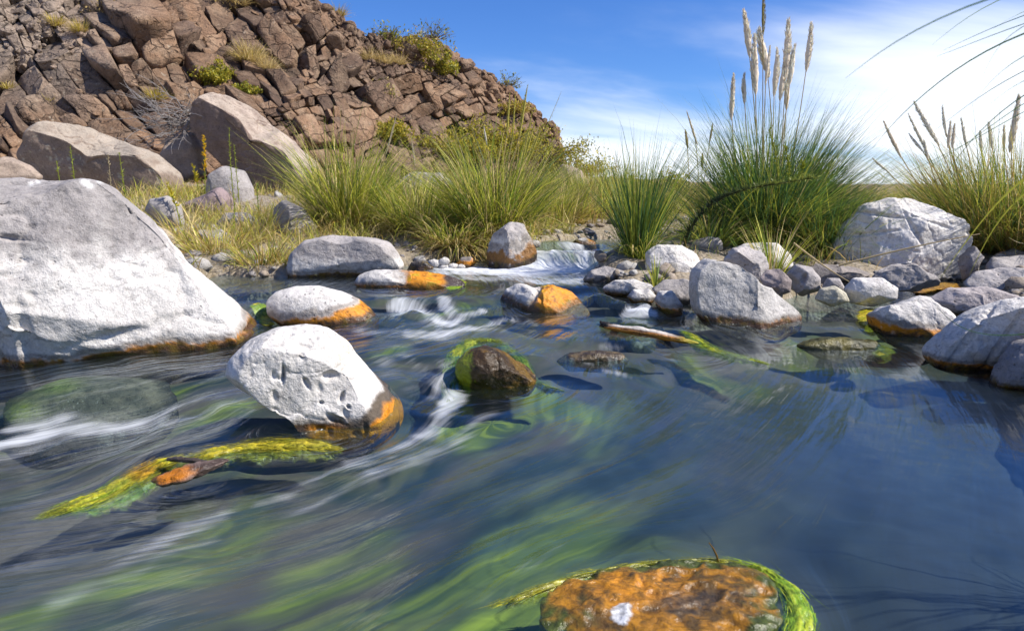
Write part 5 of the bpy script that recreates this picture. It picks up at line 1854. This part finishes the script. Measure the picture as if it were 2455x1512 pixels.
# --- clumps of the left bank
for (nm, lab, u, y, r, parts, seed) in [
    ('grass_clump', 'bushy green grass clump with a brown dry skirt right of the tilted boulder', 835, 6.7, .26, [
        ('leaves', 1500, (.35, 1.12), (2, 40), (.3, 1.2), [GREEN, LIME, DEEP, STRAW], [3, 6, .4, 2.2], 0), ('arching_leaves', 900, (.3, .75), (30, 80), (.9, 1.8), [GREEN, LIME, STRAW], [2, 4, 3], .0), ('dry_leaves', 800, (.2, .55), (40, 110), (.6, 1.6), [STRAW, GOLD, UMBER], [3, 3, 3], 0)], 231),
    ('grass_clump', 'large spiky green clump with stiff golden flower stalks behind the upright boulder', 1185, 6.3, .25, [
        ('leaves', 1900, (.4, 1.15), (2, 40), (.25, 1.2), [GREEN, DEEP, LIME, STRAW], [3, .8, 6, 2.2], 0), ('arching_leaves', 1100, (.3, .8), (30, 80), (.8, 1.8), [GREEN, LIME, STRAW], [2, 4, 3], 0), ('dry_leaves', 600, (.2, .5), (40, 105), (.6, 1.5), [STRAW, GOLD, UMBER], [4, 3, 1], 0)], 236),
    ('grass_clump', 'soft low grass between the two big clumps of the left bank', 1010, 6.5, .30, [
        ('leaves', 1400, (.25, .6), (5, 60), (.3, 1.2), [GREEN, LIME, STRAW], [3, 4, 2], 0), ('dry_leaves', 1200, (.15, .45), (30, 100), (.6, 1.7), [STRAW, GOLD, LIME], [4, 2, 2], 0)], 241),
    ('grass_clump', 'drooping straw-coloured grass hanging over the bank left of the upright boulder', 1090, 5.95, .22, [
        ('leaves', 700, (.2, .5), (15, 75), (.6, 1.5), [GREEN, LIME, STRAW], [2, 3, 2], 0), ('dry_leaves', 900, (.15, .42), (30, 110), (.7, 1.7), [STRAW, GOLD, UMBER], [4, 2, 1], 0)], 244),
    ('grass_clump', 'pale green grass clump behind the soft low grass', 960, 8.0, .35, [('leaves', 1300, (.3, .75), (4, 55), (.3, 1.1), [LIME, GREEN, STRAW], [4, 2, 2], 0)], 247),
    ('grass_clump', 'tall yellow green grass right behind the upright boulder', 1320, 7.2, .35, [('leaves', 1700, (.25, .58), (2, 45), (.2, 1.1), [LIME, GREEN, STRAW], [4, 2, 3], .1), ('dry_leaves', 500, (.2, .5), (20, 90), (.5, 1.5), [STRAW, GOLD], [3, 2], 0)], 251),
    ('grass_clump', 'upright yellow reeds at the far bend of the stream', 1425, 8.2, .42, [('leaves', 1500, (.3, .75), (1, 30), (.1, .7), [LIME, GREEN, STRAW, GOLD], [4, 2, 2, 1], .1), ('dry_leaves', 400, (.2, .5), (20, 90), (.5, 1.5), [STRAW, GOLD, UMBER], [3, 2, 1], 0)], 254),
    ('grass_clump', 'golden dry grass between the slender tuft and the tallest pampas', 1655, 6.9, .38, [('leaves', 1500, (.3, .78), (4, 55), (.3, 1.2), [LIME, STRAW, GOLD, GREEN], [3, 3, 2, 2], .1), ('dry_leaves', 900, (.2, .55), (20, 95), (.5, 1.6), [STRAW, GOLD], [3, 2], 0)], 257),
    ('grass_clump', 'thin straw grass on the far bank left of the slender tuft', 1560, 9.5, .6, [('leaves', 1500, (.25, .52), (2, 45), (.2, 1.1), [LIME, STRAW, GOLD, GREEN], [3, 3, 2, 1], .1)], 260),
    ('grass_clump', 'bent green blades arching over the white rocks under the tallest pampas', 1700, 5.55, .12, [('leaves', 420, (.3, .75), (15, 70), (.7, 1.7), [GREEN, LIME, STRAW, DEEP], [4, 3, 1, 2], 0)], 263),
    ('grass_clump', 'dense green skirt of grass right under the tallest pampas', 1975, 5.6, .22, [('leaves', 1300, (.3, .75), (5, 60), (.3, 1.2), [DEEP, GREEN, LIME, GOLD], [4, 4, 1, 1], 0)], 266),
    ('grass_clump', 'straw and green weeds at the waterline left of the long flat boulder', 625, 5.15, .16, [('leaves', 420, (.10, .36), (5, 65), (.3, 1.4), [LIME, STRAW, GREEN, GOLD], [4, 4, 2, 2], 0)], 290),
    ('grass_clump', 'yellow dry grass behind the slope of the left edge boulder', 520, 5.45, .22, [('leaves', 520, (.10, .40), (5, 65), (.3, 1.4), [LIME, STRAW, GOLD], [4, 4, 2], 0)], 291),
    ('grass_clump', 'thin yellow grass between the purplish rock and the split slab', 610, 6.2, .25, [('leaves', 480, (.10, .38), (5, 65), (.3, 1.4), [LIME, STRAW, GOLD], [4, 3, 2], 0)], 292),
    ('grass_clump', 'dry grass tuft low on the crest line of the left edge boulder', 440, 6.0, .2, [('leaves', 360, (.10, .42), (5, 60), (.3, 1.4), [LIME, STRAW, GOLD], [4, 3, 2], 0)], 293),
    ('grass_clump', 'short bright grass at the far left of the hill foot', 60, 8.9, .3, [('leaves', 300, (.15, .4), (5, 60), (.3, 1.2), [LIME, STRAW], [3, 3], 0)], 268),
    ('grass_tuft', 'little yellow green tuft growing between the white rocks', 1852, 4.72, .03, [('leaves', 130, (.22, .58), (0, 38), (.1, .7), [LIME, GREEN, STRAW], [4, 2, 2], 0)], 270),
    ('grass_tuft', 'tiny sprig beside the cream slab at the water edge', 1572, 4.35, .02, [('leaves', 50, (.08, .26), (0, 45), (.1, .8), [LIME, GREEN], [3, 2], 0)], 271),
]:
    bb = root_at(u, y)
    g = empty(nm, tuple(bb))
    tag(g, lab, 'grass tuft' if 'tuft' in nm else 'grass clump', 'grasses of the banks')
    for i, (pn, n, L, lean, droop, pal, p, td) in enumerate(parts):
        tuft(g, pn, bb, r, int(n * .85), (L[0], L[1] * 1.14), lean, droop, (.005, .010), pal, p, seed + i, basecol=(.26, .18, .07), tipdry=td, curl=.55, vary=.3)
    if seed == 236:
        for k, (tu, tv, bu, bv) in enumerate([(1222, 225, 1215, 330), (1265, 205, 1245, 330), (1235, 222, 1228, 340), (1283, 290, 1258, 380), (1300, 300, 1262, 400), (1160, 305, 1168, 350), (1275, 270, 1250, 400), (1345, 220, 1270, 400)]):
            add_plume(g, bb + np.array([.02 * k - .08, .02, 0]), on_y(tu, tv, 6.3), on_y(bu, bv, 6.3), .010 if k < 7 else .004, (np.array([.50, .44, .10]) if k != 5 else np.array([.72, .66, .55])), 360 + k)
    if seed == 231:
        for k, (tu, tv, bu, bv) in enumerate([(950, 275, 925, 370), (985, 330, 995, 400)]):
            add_plume(g, bb + np.array([.1 + .05 * k, 0, 0]), on_y(tu, tv, 6.7), on_y(bu, bv, 6.7), .009, np.array([.66, .56, .38]), 370 + k)
    if seed == 257:
        for k, (cxx, cyy, bxx, byy) in enumerate([(48, 795, 125, 1040), (38, 935, 55, 1060), (232, 885, 210, 1020), (160, 1100, 158, 1200)]):
            add_plume(g, bb + np.array([.06 * k - .1, 0, 0]), c3(cxx, cyy, 6.9), c3(bxx, byy, 6.9), .013, np.array([.68, .58, .38]) if k == 0 else np.array([.46, .36, .16]), 380 + k)

# --- near grass leaning in from beyond the right edge of the picture
b9 = np.array([1.62, 1.30, .10])
g = empty('grass_clump', tuple(b9))
tag(g, 'long arching blades leaning in close from the upper right edge', 'grass clump')
tuft(g, 'leaves', b9, .10, 130, (.5, 1.2), (5, 40), (.2, 1.0), (.004, .007), [DEEP, GREEN, LIME], [4, 4, 1], 281, K=10, az0=-.6, azs=1.0)


def c6(cx, cy):
    return 1399.6 + .4295 * cx, 402.6 + .4295 * cy


def c3u(cx, cy):
    return 1629.6 + .3361 * cx, .336 * cy


near = [
    ([c3u(2453, 90), c3u(2150, 230), c3u(1880, 360)], 1.25, .0042, DEEP), ([c3u(2453, 150), c3u(2200, 270), c3u(1830, 405)], 1.2, .004, DEEP), ([c3u(2453, 200), c3u(2130, 360), c3u(1800, 590), c3u(1480, 900), c3u(1370, 1060)], 1.15, .0048, DEEP * .8),
    ([c3u(2453, 470), c3u(2100, 700), c3u(1820, 930)], 1.3, .0036, DEEP * .7), ([c3u(2453, 620), c3u(2150, 900), c3u(1950, 1150), c3u(1840, 1320)], 1.3, .0036, DEEP * .7), ([c3u(2020, -10), c3u(1600, 230), c3u(1400, 370), c3u(1180, 560)], .75, .0042, DEEP),
    ([c3u(2180, -10), c3u(1950, 190), c3u(1800, 320)], 1.15, .0036, GREEN), ([c3u(2453, 690), c3u(2300, 850), c3u(2000, 1060), c3u(1700, 1240)], 1.35, .003, DEEP), ([c3u(2453, 60), c3u(2350, 130), c3u(2230, 210)], 1.3, .003, GREEN),
    ([c6(2455, 0), c6(2250, 250), c6(2100, 450), c6(1990, 610)], 1.2, .0075, LIME * .75), ([c6(2455, 80), c6(2270, 330), c6(2150, 600)], 1.15, .0075, LIME * .75), ([c6(2455, 935), c6(2250, 942), c6(2100, 900), c6(2000, 820), c6(1910, 700)], 1.5, .0036, DEEP * .8),
    ([c6(2455, 440), c6(2410, 410), c6(2370, 388)], 1.5, .004, STRAW), ([c3u(2453, 330), c3u(2300, 480), c3u(2150, 640), c3u(2080, 760)], 1.0, .003, DEEP), ([c3u(2453, 120), c3u(2300, 260), c3u(2200, 420), c3u(2155, 560)], 1.1, .0025, DEEP), ([c3u(2453, 520), c3u(2330, 640), c3u(2180, 770)], .95, .003, DEEP),
    ([c3u(2453, 760), c3u(2250, 930), c3u(1900, 1100), c3u(1500, 1290)], 1.4, .0026, DEEP), ([c6(1805, 1030), c6(1780, 1100), c6(1760, 1180)], 1.6, .0035, LIME),
]
rngn = np.random.default_rng(5)
for k, (pp, y0, w, c) in enumerate(near[:-1]):
    pts = [on_y(u, v, y0 + .10 * i) for i, (u, v) in enumerate(pp)]
    d0 = pts[0] - pts[1]
    shoulder = pts[0] + d0 * .55 + np.array([.12, 0, .03])
    ctrl = np.array([b9 + rngn.normal(size=3) * np.array([.04, .04, 0]), np.array([b9[0] + .05, b9[1], max(shoulder[2] * .75, .35)]), shoulder] + pts)
    # smooth the polyline
    tq = np.concatenate([[0], np.cumsum(np.linalg.norm(np.diff(ctrl, axis=0), axis=1))])
    ts = np.linspace(0, tq[-1], 60)
    S = np.stack([np.interp(ts, tq, ctrl[:, i]) for i in range(3)], 1)
    for _ in range(14):
        S[1:-1] = S[1:-1] * .5 + (S[:-2] + S[2:]) * .25
    t = np.linspace(0, 1, 60)
    ww = w * (1 - t ** 3) * .5 + .0002
    tan = np.gradient(S, axis=0)
    tan /= np.linalg.norm(tan, axis=1)[:, None]
    sd = np.cross(tan, [0.25, 1, .1])
    sd /= np.linalg.norm(sd, axis=1)[:, None]
    fold = np.cross(sd, tan)
    V = np.stack([S - sd * ww[:, None], S + fold * (ww * .5)[:, None], S + sd * ww[:, None]], 1).reshape(-1, 3)
    i = np.arange(60 * 3).reshape(60, 3)
    F = np.concatenate([np.stack([i[:-1, j], i[:-1, j + 1], i[1:, j + 1], i[1:, j]], -1) for j in (0, 1)])
    link_mesh('blade', V, F, M_LEAF, parent=g, cols=np.ones((len(V), 1)) * c)


# --- shrubs
def shrub(name, label, cat, ctr, rad, n_twig, n_leaf, leaf, pal, p, seed, twig=(.20, .15, .11), group=None, flat=.8):
    rng = np.random.default_rng(seed)
    ctr = np.asarray(ctr, float)
    root = empty(name, tuple(ctr))
    tag(root, label, cat, group)
    Vs, Fs, nb = [], [], 0
    tips = []
    for i in range(n_twig):
        d = rng.normal(size=3) * np.array([1, .7, .6])
        d[2] = abs(d[2]) + .25
        d = d / np.linalg.norm(d) * np.array(rad) * rng.uniform(.6, 1.05)
        mid = d * .5 + rng.normal(size=3) * np.array(rad) * .12
        P = bez(ctr + rng.normal(size=3) * np.array(rad) * .06, ctr + mid, ctr + d, 7)
        V, F = tube(P, np.linspace(.010, .003, 7) * max(rad) * 1.2, 4)
        Vs.append(V)
        Fs.append(F + nb)
        nb += len(V)
        tips.append(P)
    V = np.concatenate(Vs)
    link_mesh('twigs', V, np.concatenate(Fs), M_TWIG, parent=root, cols=np.ones((len(V), 1)) * np.array(twig))
    if n_leaf:
        T = np.array(tips)
        k = rng.integers(0, n_twig, n_leaf)
        q = rng.integers(2, 7, n_leaf)
        c = T[k, q] + rng.normal(size=(n_leaf, 3)) * np.array(rad) * .10
        d = rng.normal(size=(n_leaf, 3))
        d[:, 2] = np.abs(d[:, 2]) + .3
        d /= np.linalg.norm(d, axis=1)[:, None]
        w = np.cross(d, rng.normal(size=(n_leaf, 3)))
        w /= np.linalg.norm(w, axis=1)[:, None]
        s = leaf * rng.uniform(.6, 1.4, n_leaf)[:, None]
        V = np.stack([c - d * s, c + w * s * .45, c + d * s, c - w * s * .45], 1).reshape(-1, 3)
        F = (np.arange(n_leaf)[:, None] * 4 + np.arange(4)[None])
        idx = rng.choice(len(pal), n_leaf, p=np.array(p) / np.sum(p))
        col = np.repeat(np.array(pal)[idx] * (1 + .25 * rng.normal(size=n_leaf)).clip(.4, 1.7)[:, None], 4, 0)
        o = link_mesh('foliage', V, F, M_LEAF, parent=root, cols=col)
        tag(o, kind='stuff')
    return root


OLIVE, MUST, DRYG = np.array([.24, .25, .03]), np.array([.46, .38, .04]), np.array([.50, .37, .14])


def hp(u, v, out=.1):
    p, n = hill_frame(np.array([float(u)]), np.array([float(v)]))
    return p[0] + n[0] * out


for k, (lab, u, v, rad, nt, nl, pal, p) in enumerate([
    ('yellow green bush on the hillside right above the tilted boulder', 515, 205, (.42, .35, .42), 40, 1500, [OLIVE, MUST], [3, 3]),
    ('small olive bush right of the tilted boulder top', 590, 235, (.28, .25, .25), 26, 600, [OLIVE, MUST], [3, 2]),
    ('long yellow shrub band just below the hill ridge', 985, 135, (.75, .45, .42), 60, 2600, [OLIVE, MUST, DRYG], [2, 4, 2]),
    ('olive shrub at the right end of the ridge shrub band', 1045, 175, (.42, .4, .4), 36, 1200, [OLIVE, MUST], [3, 3]),
    ('grey twiggy bush standing on the hill ridge', 925, 100, (.40, .3, .34), 60, 260, [OLIVE], [1]),
    ('thin leafless bush on the ridge top against the sky', 1035, 100, (.45, .3, .40), 60, 120, [OLIVE], [1]),
    ('wispy grey bush low on the ridge near its right end', 1215, 213, (.34, .3, .30), 50, 150, [OLIVE], [1]),
    ('yellow bush on the hillside above the left grass clump', 935, 340, (.45, .35, .40), 40, 1500, [OLIVE, MUST], [2, 4]),
    ('olive yellow thicket at the hill foot behind the spiky clump', 1085, 385, (1.2, .6, .62), 70, 3600, [OLIVE, MUST], [3, 3]),
    ('bright yellow thicket at the hill foot, middle of the three', 1180, 372, (1.2, .6, .66), 70, 3600, [OLIVE, MUST], [2, 4]),
    ('green yellow thicket at the hill foot nearest the skyline', 1285, 388, (1.2, .6, .66), 70, 3600, [OLIVE, MUST], [3, 3]),
    ('yellow green bush in the gap right of the hillside', 1375, 430, (.9, .5, .42), 50, 2600, [OLIVE, MUST], [3, 4]),
    ('small orange shrub on the far right blocks of the hillside', 1225, 275, (.42, .3, .26), 36, 900, [MUST, DRYG], [3, 2]),
    ('faded grey shrub halfway up the hillside', 905, 235, (.38, .3, .36), 46, 420, [OLIVE, DRYG], [2, 2]),
    ('brown twig bush at the top edge of the hillside', 545, 20, (.42, .35, .50), 70, 200, [DRYG], [1]),
    ('grey twig bush at the upper left of the hillside', 245, 45, (.42, .35, .45), 70, 100, [DRYG], [1]),
]):
    c = hp(u, v, .05)
    sc = c[1] / 13.0
    shrub('shrub', lab, 'shrub', c, tuple(np.array(rad) * sc), max(nt // 2, 14) if nl > 500 else nt, int(nl * 1.4), .026 * sc, pal, p, 400 + k, group='shrubs on the hillside')

for k, (lab, u, y, rad) in enumerate([('low yellow bush on the far bank behind the slender tuft', 1470, 10.5, (.55, .4, .42)), ('olive bush on the far bank between slender tuft and tallest pampas', 1600, 11.5, (.7, .5, .46)), ('pale yellow bush on the far bank left of the slender tuft', 1395, 9.6, (.5, .4, .36)), ('olive bush on the plain between the two pampas grasses', 2110, 13.0, (.8, .5, .30))]):
    shrub('shrub', lab, 'shrub', root_at(u, y), rad, 24, 2600, .024, [OLIVE * 1.1, MUST, LIME], [2, 4, 2], 480 + k, group='shrubs of the far bank')

for k, (lab, u, v, h, n, pal, p) in enumerate([
    ('round golden tussock at the upper left of the hillside', 195, 80, .34, 300, [MUST, DRYG, STRAW], [2, 3, 2]), ('smaller golden tussock left of the round one', 135, 62, .28, 200, [MUST, DRYG, STRAW], [2, 3, 2]),
    ('tall straw tussock beside the dark crevice', 600, 150, .50, 500, [DRYG, STRAW, MUST], [3, 4, 1]), ('straw tussock hanging below the dark crevice', 640, 170, .40, 320, [DRYG, STRAW], [3, 4]),
    ('little yellow tuft low at the left of the hillside', 118, 250, .22, 150, [MUST, DRYG], [4, 1]), ('yellow tussock behind the dead branches', 375, 240, .30, 260, [DRYG, MUST], [3, 3]),
    ('pale straw tuft under the ridge left of the shrub band', 885, 145, .40, 250, [STRAW, DRYG], [3, 3]), ('second straw tuft under the ridge', 925, 155, .36, 220, [STRAW, DRYG], [3, 3]), ('third straw tuft under the ridge nearest the shrub band', 955, 155, .34, 200, [STRAW, DRYG], [3, 3]),
    ('small golden tuft at the ridge where it leaves the top edge', 810, 40, .34, 200, [DRYG, MUST], [3, 2]), ('dry tuft at the top edge of the hillside', 570, 15, .5, 300, [STRAW, DRYG, UMBER], [3, 3, 2]), ('tiny tuft right of the left edge on the lower hillside', 20, 215, .2, 120, [STRAW, MUST], [3, 3]),
    ('yellow tuft beside the small white stone of the hill foot', 90, 320, .25, 200, [MUST, LIME], [3, 2]),
]):
    c = hp(u, v, .03)
    g = empty('tussock', tuple(c))
    tag(g, lab, 'tussock', 'dry tussocks on the hillside')
    tuft(g, 'leaves', c, h * .35, n, (h * .5, h * 1.15), (3, 75), (.2, 1.1), (.008, .014), pal, p, 450 + k, K=4)

# dead grey branches lying against the hillside
rng = np.random.default_rng(91)
dr = on_y(492, 300, 10.6)
g = empty('dead_bush', tuple(dr))
tag(g, 'bare silver grey branches sprawling left of the tilted boulder', 'dead bush')
Vs, Fs, nb = [], [], 0
for i in range(46):
    tu = 300 + 170 * rng.random() ** 1.2
    tv = 195 + 165 * rng.random()
    a = on_y(485 + rng.normal() * 5, 290 + rng.normal() * 18, 10.5)
    c = on_y(tu, tv, 10.1 + .35 * rng.normal())
    m = (a + c) / 2 + np.array([0, -.15, .12 * rng.normal()])
    P = bez(a, m, c, 12)
    P[1:-1] += rng.normal(size=(10, 3)) * .018
    V, F = tube(P, np.linspace(.008, .0025, 12), 4)
    Vs.append(V), Fs.append(F + nb)
    nb += len(V)
    for q in range(3):
        j = rng.integers(5, 11)
        e = P[j] + (c - a) * .22 + rng.normal(size=3) * .11
        V, F = tube(bez(P[j], (P[j] + e) / 2 + rng.normal(size=3) * .03, e, 6), np.linspace(.005, .0022, 6), 3)
        Vs.append(V), Fs.append(F + nb)
        nb += len(V)
V = np.concatenate(Vs)
link_mesh('branches', V, np.concatenate(Fs)if False else np.concatenate([f for f in Fs]), M_TWIG, parent=g, cols=np.ones((len(V), 1)) * np.array([.25, .23, .22]))


# --- weeds of the left bank
def weed(label, u0, v0, u1, v1, y, col, flower=None, seed=0, dens=1.0, leafl=.05):
    rng = np.random.default_rng(seed)
    a, c = on_y(u0, v0, y), on_y(u1, v1, y)
    a[2] = min(a[2], float(ground_z(a[0], a[1])[0]))
    P = bez(a, (a + c) / 2 + rng.normal(size=3) * .03, c, 14)
    root = empty('weed', tuple(a))
    tag(root, label, 'weed', 'weeds on the left bank')
    V, F = tube(P, np.linspace(.006, .0025, 14), 5)
    link_mesh('stem', V, F, M_LEAF, parent=root, cols=np.ones((len(V), 1)) * np.array(col) * .9)
    L = np.linalg.norm(c - a)
    n = int(90 * L * dens)
    t = rng.uniform(.08, .98, n)
    B0 = np.stack([np.interp(t, np.linspace(0, 1, 14), P[:, i]) for i in range(3)], 1)
    V, F, tt = blades(B0, rng.uniform(0, 6.3, n), leafl * (1.15 - .6 * t) * rng.uniform(.6, 1.3, n), rng.uniform(.3, 1.2, n), rng.uniform(.2, 1.0, n), np.full(n, .009), 3, rng)
    tag(link_mesh('leaves', V, F, M_LEAF, parent=root, cols=blade_cols(n, 3, tt, [np.array(col), np.array(col) * 1.3], [1, 1], rng)), kind='stuff')
    if flower is not None:
        n = int(150 * L)
        t = rng.uniform(.45, 1.0, n)
        B0 = np.stack([np.interp(t, np.linspace(0, 1, 14), P[:, i]) for i in range(3)], 1)
        V, F, tt = blades(B0, rng.uniform(0, 6.3, n), .075 * (1.2 - .75 * t) * rng.uniform(.5, 1.2, n), rng.uniform(.3, 1.1, n), rng.uniform(-.4, .5, n), np.full(n, .014), 3, rng)
        link_mesh('flowers', V, F, M_LEAF, parent=root, cols=blade_cols(n, 3, tt, [np.array(flower)], [1], rng))


YG = (.30, .34, .04)
for k, q in enumerate([
    ('weed with a bright yellow flower spike before the dark hollow of the tilted boulder', 490, 470, 489, 325, 8.0, YG, (.80, .50, .02)), ('slim green weed standing right of the yellow flower', 566, 520, 549, 305, 7.4, YG, None),
    ('thin green weed bending right of the tall slim one', 575, 500, 560, 345, 7.6, YG, None), ('green weed at the right foot of the egg-shaped boulder', 622, 530, 617, 440, 7.2, (.2, .28, .04), None), ('green weed low in front of the rounded dark rock', 562, 610, 562, 500, 6.0, (.30, .36, .04), None),
    ('thin weed in front of the broad tan boulder, left one', 175, 430, 168, 350, 6.9, YG, None), ('double weed in front of the broad tan boulder, right one', 300, 460, 285, 365, 7.0, YG, None), ('pale dry weed before the broad tan boulder', 262, 445, 258, 370, 7.0, (.5, .42, .25), None),
    ('weed with yellow buds leaning at the crest of the left edge boulder', 430, 490, 400, 440, 6.5, YG, (.55, .45, .03)), ('short weed with yellow buds left of the dark hollow', 475, 440, 462, 395, 8.1, YG, (.6, .48, .03)), ('tiny weed at the far left before the broad tan boulder', 145, 432, 135, 385, 6.9, YG, None)]):
    weed(*q, seed=500 + k)

# arching leafy branch before the tallest pampas
P = np.array([on_y(u, v, y) for u, v, y in [(1640, 590, 5.35), (1655, 545, 5.3), (1690, 500, 5.25), (1740, 468, 5.2), (1800, 450, 5.15), (1870, 440, 5.1), (1960, 425, 5.1)]])
tq = np.linspace(0, 1, len(P))
t = np.linspace(0, 1, 40)
S = np.stack([np.interp(t, tq, P[:, i]) for i in range(3)], 1)
for _ in range(6):
    S[1:-1] = S[1:-1] * .5 + (S[:-2] + S[2:]) * .25
S[0, 2] = ground_z(S[0, 0], S[0, 1])[0] - .02
g = empty('arching_weed', tuple(S[0]))
tag(g, 'dark feathery branch arching in front of the tallest pampas grass', 'weed')
V, F = tube(S, np.linspace(.011, .004, 40), 6)
link_mesh('stem', V, F, M_TWIG, parent=g, cols=np.ones((len(V), 1)) * np.array([.07, .075, .035]))
rng = np.random.default_rng(95)
n = 900
tt0 = rng.uniform(.03, 1, n)
B0 = np.stack([np.interp(tt0, t, S[:, i]) for i in range(3)], 1)
V, F, tt = blades(B0, rng.uniform(0, 6.3, n), rng.uniform(.03, .075, n), rng.uniform(-.4, 1.3, n), rng.uniform(-.3, .8, n), np.full(n, .010), 3, rng)
k_ = np.repeat(tt0, 8)
cols = mix3(np.ones((len(V), 1)) * np.array([.06, .085, .045]), np.ones((len(V), 1)) * np.array([.24, .28, .06]), sstep(.35, .95, k_)) * (1 + .2 * rng.normal(size=len(V)))[:, None]
tag(link_mesh('leaves', V, F, M_LEAF, parent=g, cols=np.clip(cols, .01, .6)), kind='stuff')
for k, (u, v, uu1, vv1) in enumerate([(1865, 442, 1842, 310), (1890, 440, 1880, 350), (1910, 436, 1925, 385)]):
    a, c = on_y(u, v, 5.12), on_y(uu1, vv1, 5.15)
    Sx = bez(a, (a + c) / 2 + np.array([.03, 0, .02]), c, 10)
    n = 90
    tx = rng.uniform(.15, 1, n)
    B0 = np.stack([np.interp(tx, np.linspace(0, 1, 10), Sx[:, i]) for i in range(3)], 1)
    V, F = tube(Sx, np.linspace(.005, .003, 10), 5)
    V2, F2, _ = blades(B0, rng.uniform(0, 6.3, n), rng.uniform(.02, .04, n), rng.uniform(.0, 1.2, n), rng.uniform(-.2, .6, n), np.full(n, .011), 3, rng)
    link_mesh('flower_spike', np.concatenate([V, V2]), np.concatenate([F, F2 + len(V)]), M_LEAF, parent=g, cols=np.ones((len(V) + len(V2), 1)) * np.array([.26, .29, .03]))

# fallen dry stalks over the right rocks
for lab, pts in [('long pale dry stalk lying across the largest white boulder', [(*c6(1420, 545), 4.6), (*c6(1800, 450), 4.45), (*c6(2210, 368), 4.3)]), ('short bent dry stalk leaning down over the brown ledge', [(*c6(1170, 420), 4.75), (*c6(1330, 540), 4.6), (*c6(1480, 635), 4.45)])]:
    P = np.array([on_y(u, v, y) for u, v, y in pts])
    S = bez(P[0], 2 * P[1] - (P[0] + P[2]) / 2, P[2], 20)
    V, F = tube(S, np.linspace(.008, .003, 20), 6)
    o = link_mesh('dry_stalk', V, F, M_TWIG, cols=np.ones((len(V), 1)) * np.array([.50, .38, .20]), loc=tuple(S[0]))
    tag(o, lab, 'stalk')

# small brown twig standing by the orange foreground rock
S = np.array([on_z(1728, 1345, .0), on_z(1727, 1330, .03), on_z(1727, 1318, .055), on_z(1728, 1310, .08)])
S[:, 1] = S[0, 1]
S[:, 2] = [-.02, .015, .032, .045]
V, F = tube(S, [.0022, .0022, .0018, .001], 6)
tag(link_mesh('twig', V, F, M_TWIG, cols=np.ones((len(V), 1)) * np.array([.16, .09, .02]), loc=tuple(S[0])), 'small brown twig standing up behind the orange foreground rock', 'twig')

# --- ground cover and gravel of the banks
rng = np.random.default_rng(99)


def scatter(n, x0, x1, y0, y1, dens=None, margin=.03):
    x = rng.uniform(x0, x1, n)
    y = rng.uniform(y0, y1, n)
    sd = poly_sd(x, y, EDGE)
    k = sd > margin
    if dens is not None:
        k &= rng.random(n) < dens(x, y)
    return x[k], y[k]


def cover(name, n, x0, x1, y0, y1, L, pal, p, dens=None, seed=1, lean=(0, 60), w=(.004, .008), margin=.03):
    x, y = scatter(n, x0, x1, y0, y1, dens, margin)
    z = ground_z(x, y)
    r = np.random.default_rng(seed)
    m = len(x)
    V, F, tt = blades(np.stack([x, y, z - .01], 1), r.uniform(0, 6.3, m), r.uniform(*L, m), math.pi / 2 - np.radians(r.uniform(*lean, m)), r.uniform(.2, 1.5, m), r.uniform(*w, m), 4, r, .4)
    o = link_mesh(name, V, F, M_LEAF, cols=blade_cols(m, 4, tt, pal, p, r, (.3, .22, .1)))
    tag(o, kind='stuff')


clump = lambda x, y: sstep(-.25, .35, fbm(np.stack([x * 1.3, y * 1.3, x * 0], 1), 77, 3))
cover('bank_grass', 36000, -4.2, .6, 4.7, 10.5, (.08, .30), [STRAW, GOLD, LIME, GREEN], [4, 2, 4, .8], clump, 11)
cover('far_bank_grass', 32000, -1.5, 6, 7.0, 15, (.15, .55), [STRAW, LIME, GOLD, GREEN], [3, 6, 1.5, 1.2], clump, 12, w=(.006, .011))
cover('right_bank_grass', 9000, 1.2, 5.5, 4.9, 8.5, (.06, .30), [GREEN, LIME, STRAW, GOLD], [2, 3, 3, 2], clump, 13)
cover('plain_grass', 26000, -6, 45, 15, 60, (.3, .8), [STRAW, LIME, GOLD], [4, 2, 3], clump, 14, w=(.012, .03))
sp_, fp_ = icosphere(1)
x, y = scatter(5200, -4.2, 4.6, 3.6, 9.5, lambda x, y: np.exp(-np.clip(poly_sd(x, y, EDGE), 0, 9) / .55) * .9 + .06, .0)
z = ground_z(x, y)
m = len(x)
r = (.008 + .016 * rng.gamma(1.6, .8, m))
jit = rng.uniform(.7, 1.25, (m, 1, 3)) * np.array([1, 1, .72])
V = (sp_[None] * (1 + .16 * rng.normal(size=(m, len(sp_), 1))) * jit * r[:, None, None] + np.stack([x, y, z + r * .15], 1)[:, None]).reshape(-1, 3)
F = (fp_[None] + (np.arange(m) * len(sp_))[:, None, None]).reshape(-1, 3)
pc = np.array([GREY * .9, PALE * .6, [.28, .23, .18], [.20, .18, .17]])[rng.integers(0, 4, m)] * rng.uniform(.75, 1.2, (m, 1))
gr = link_mesh('gravel', V, F, M_ROCK, cols=np.repeat(pc, len(sp_), 0), attrs={'wet': np.zeros(len(V))})
tag(gr, kind='stuff')
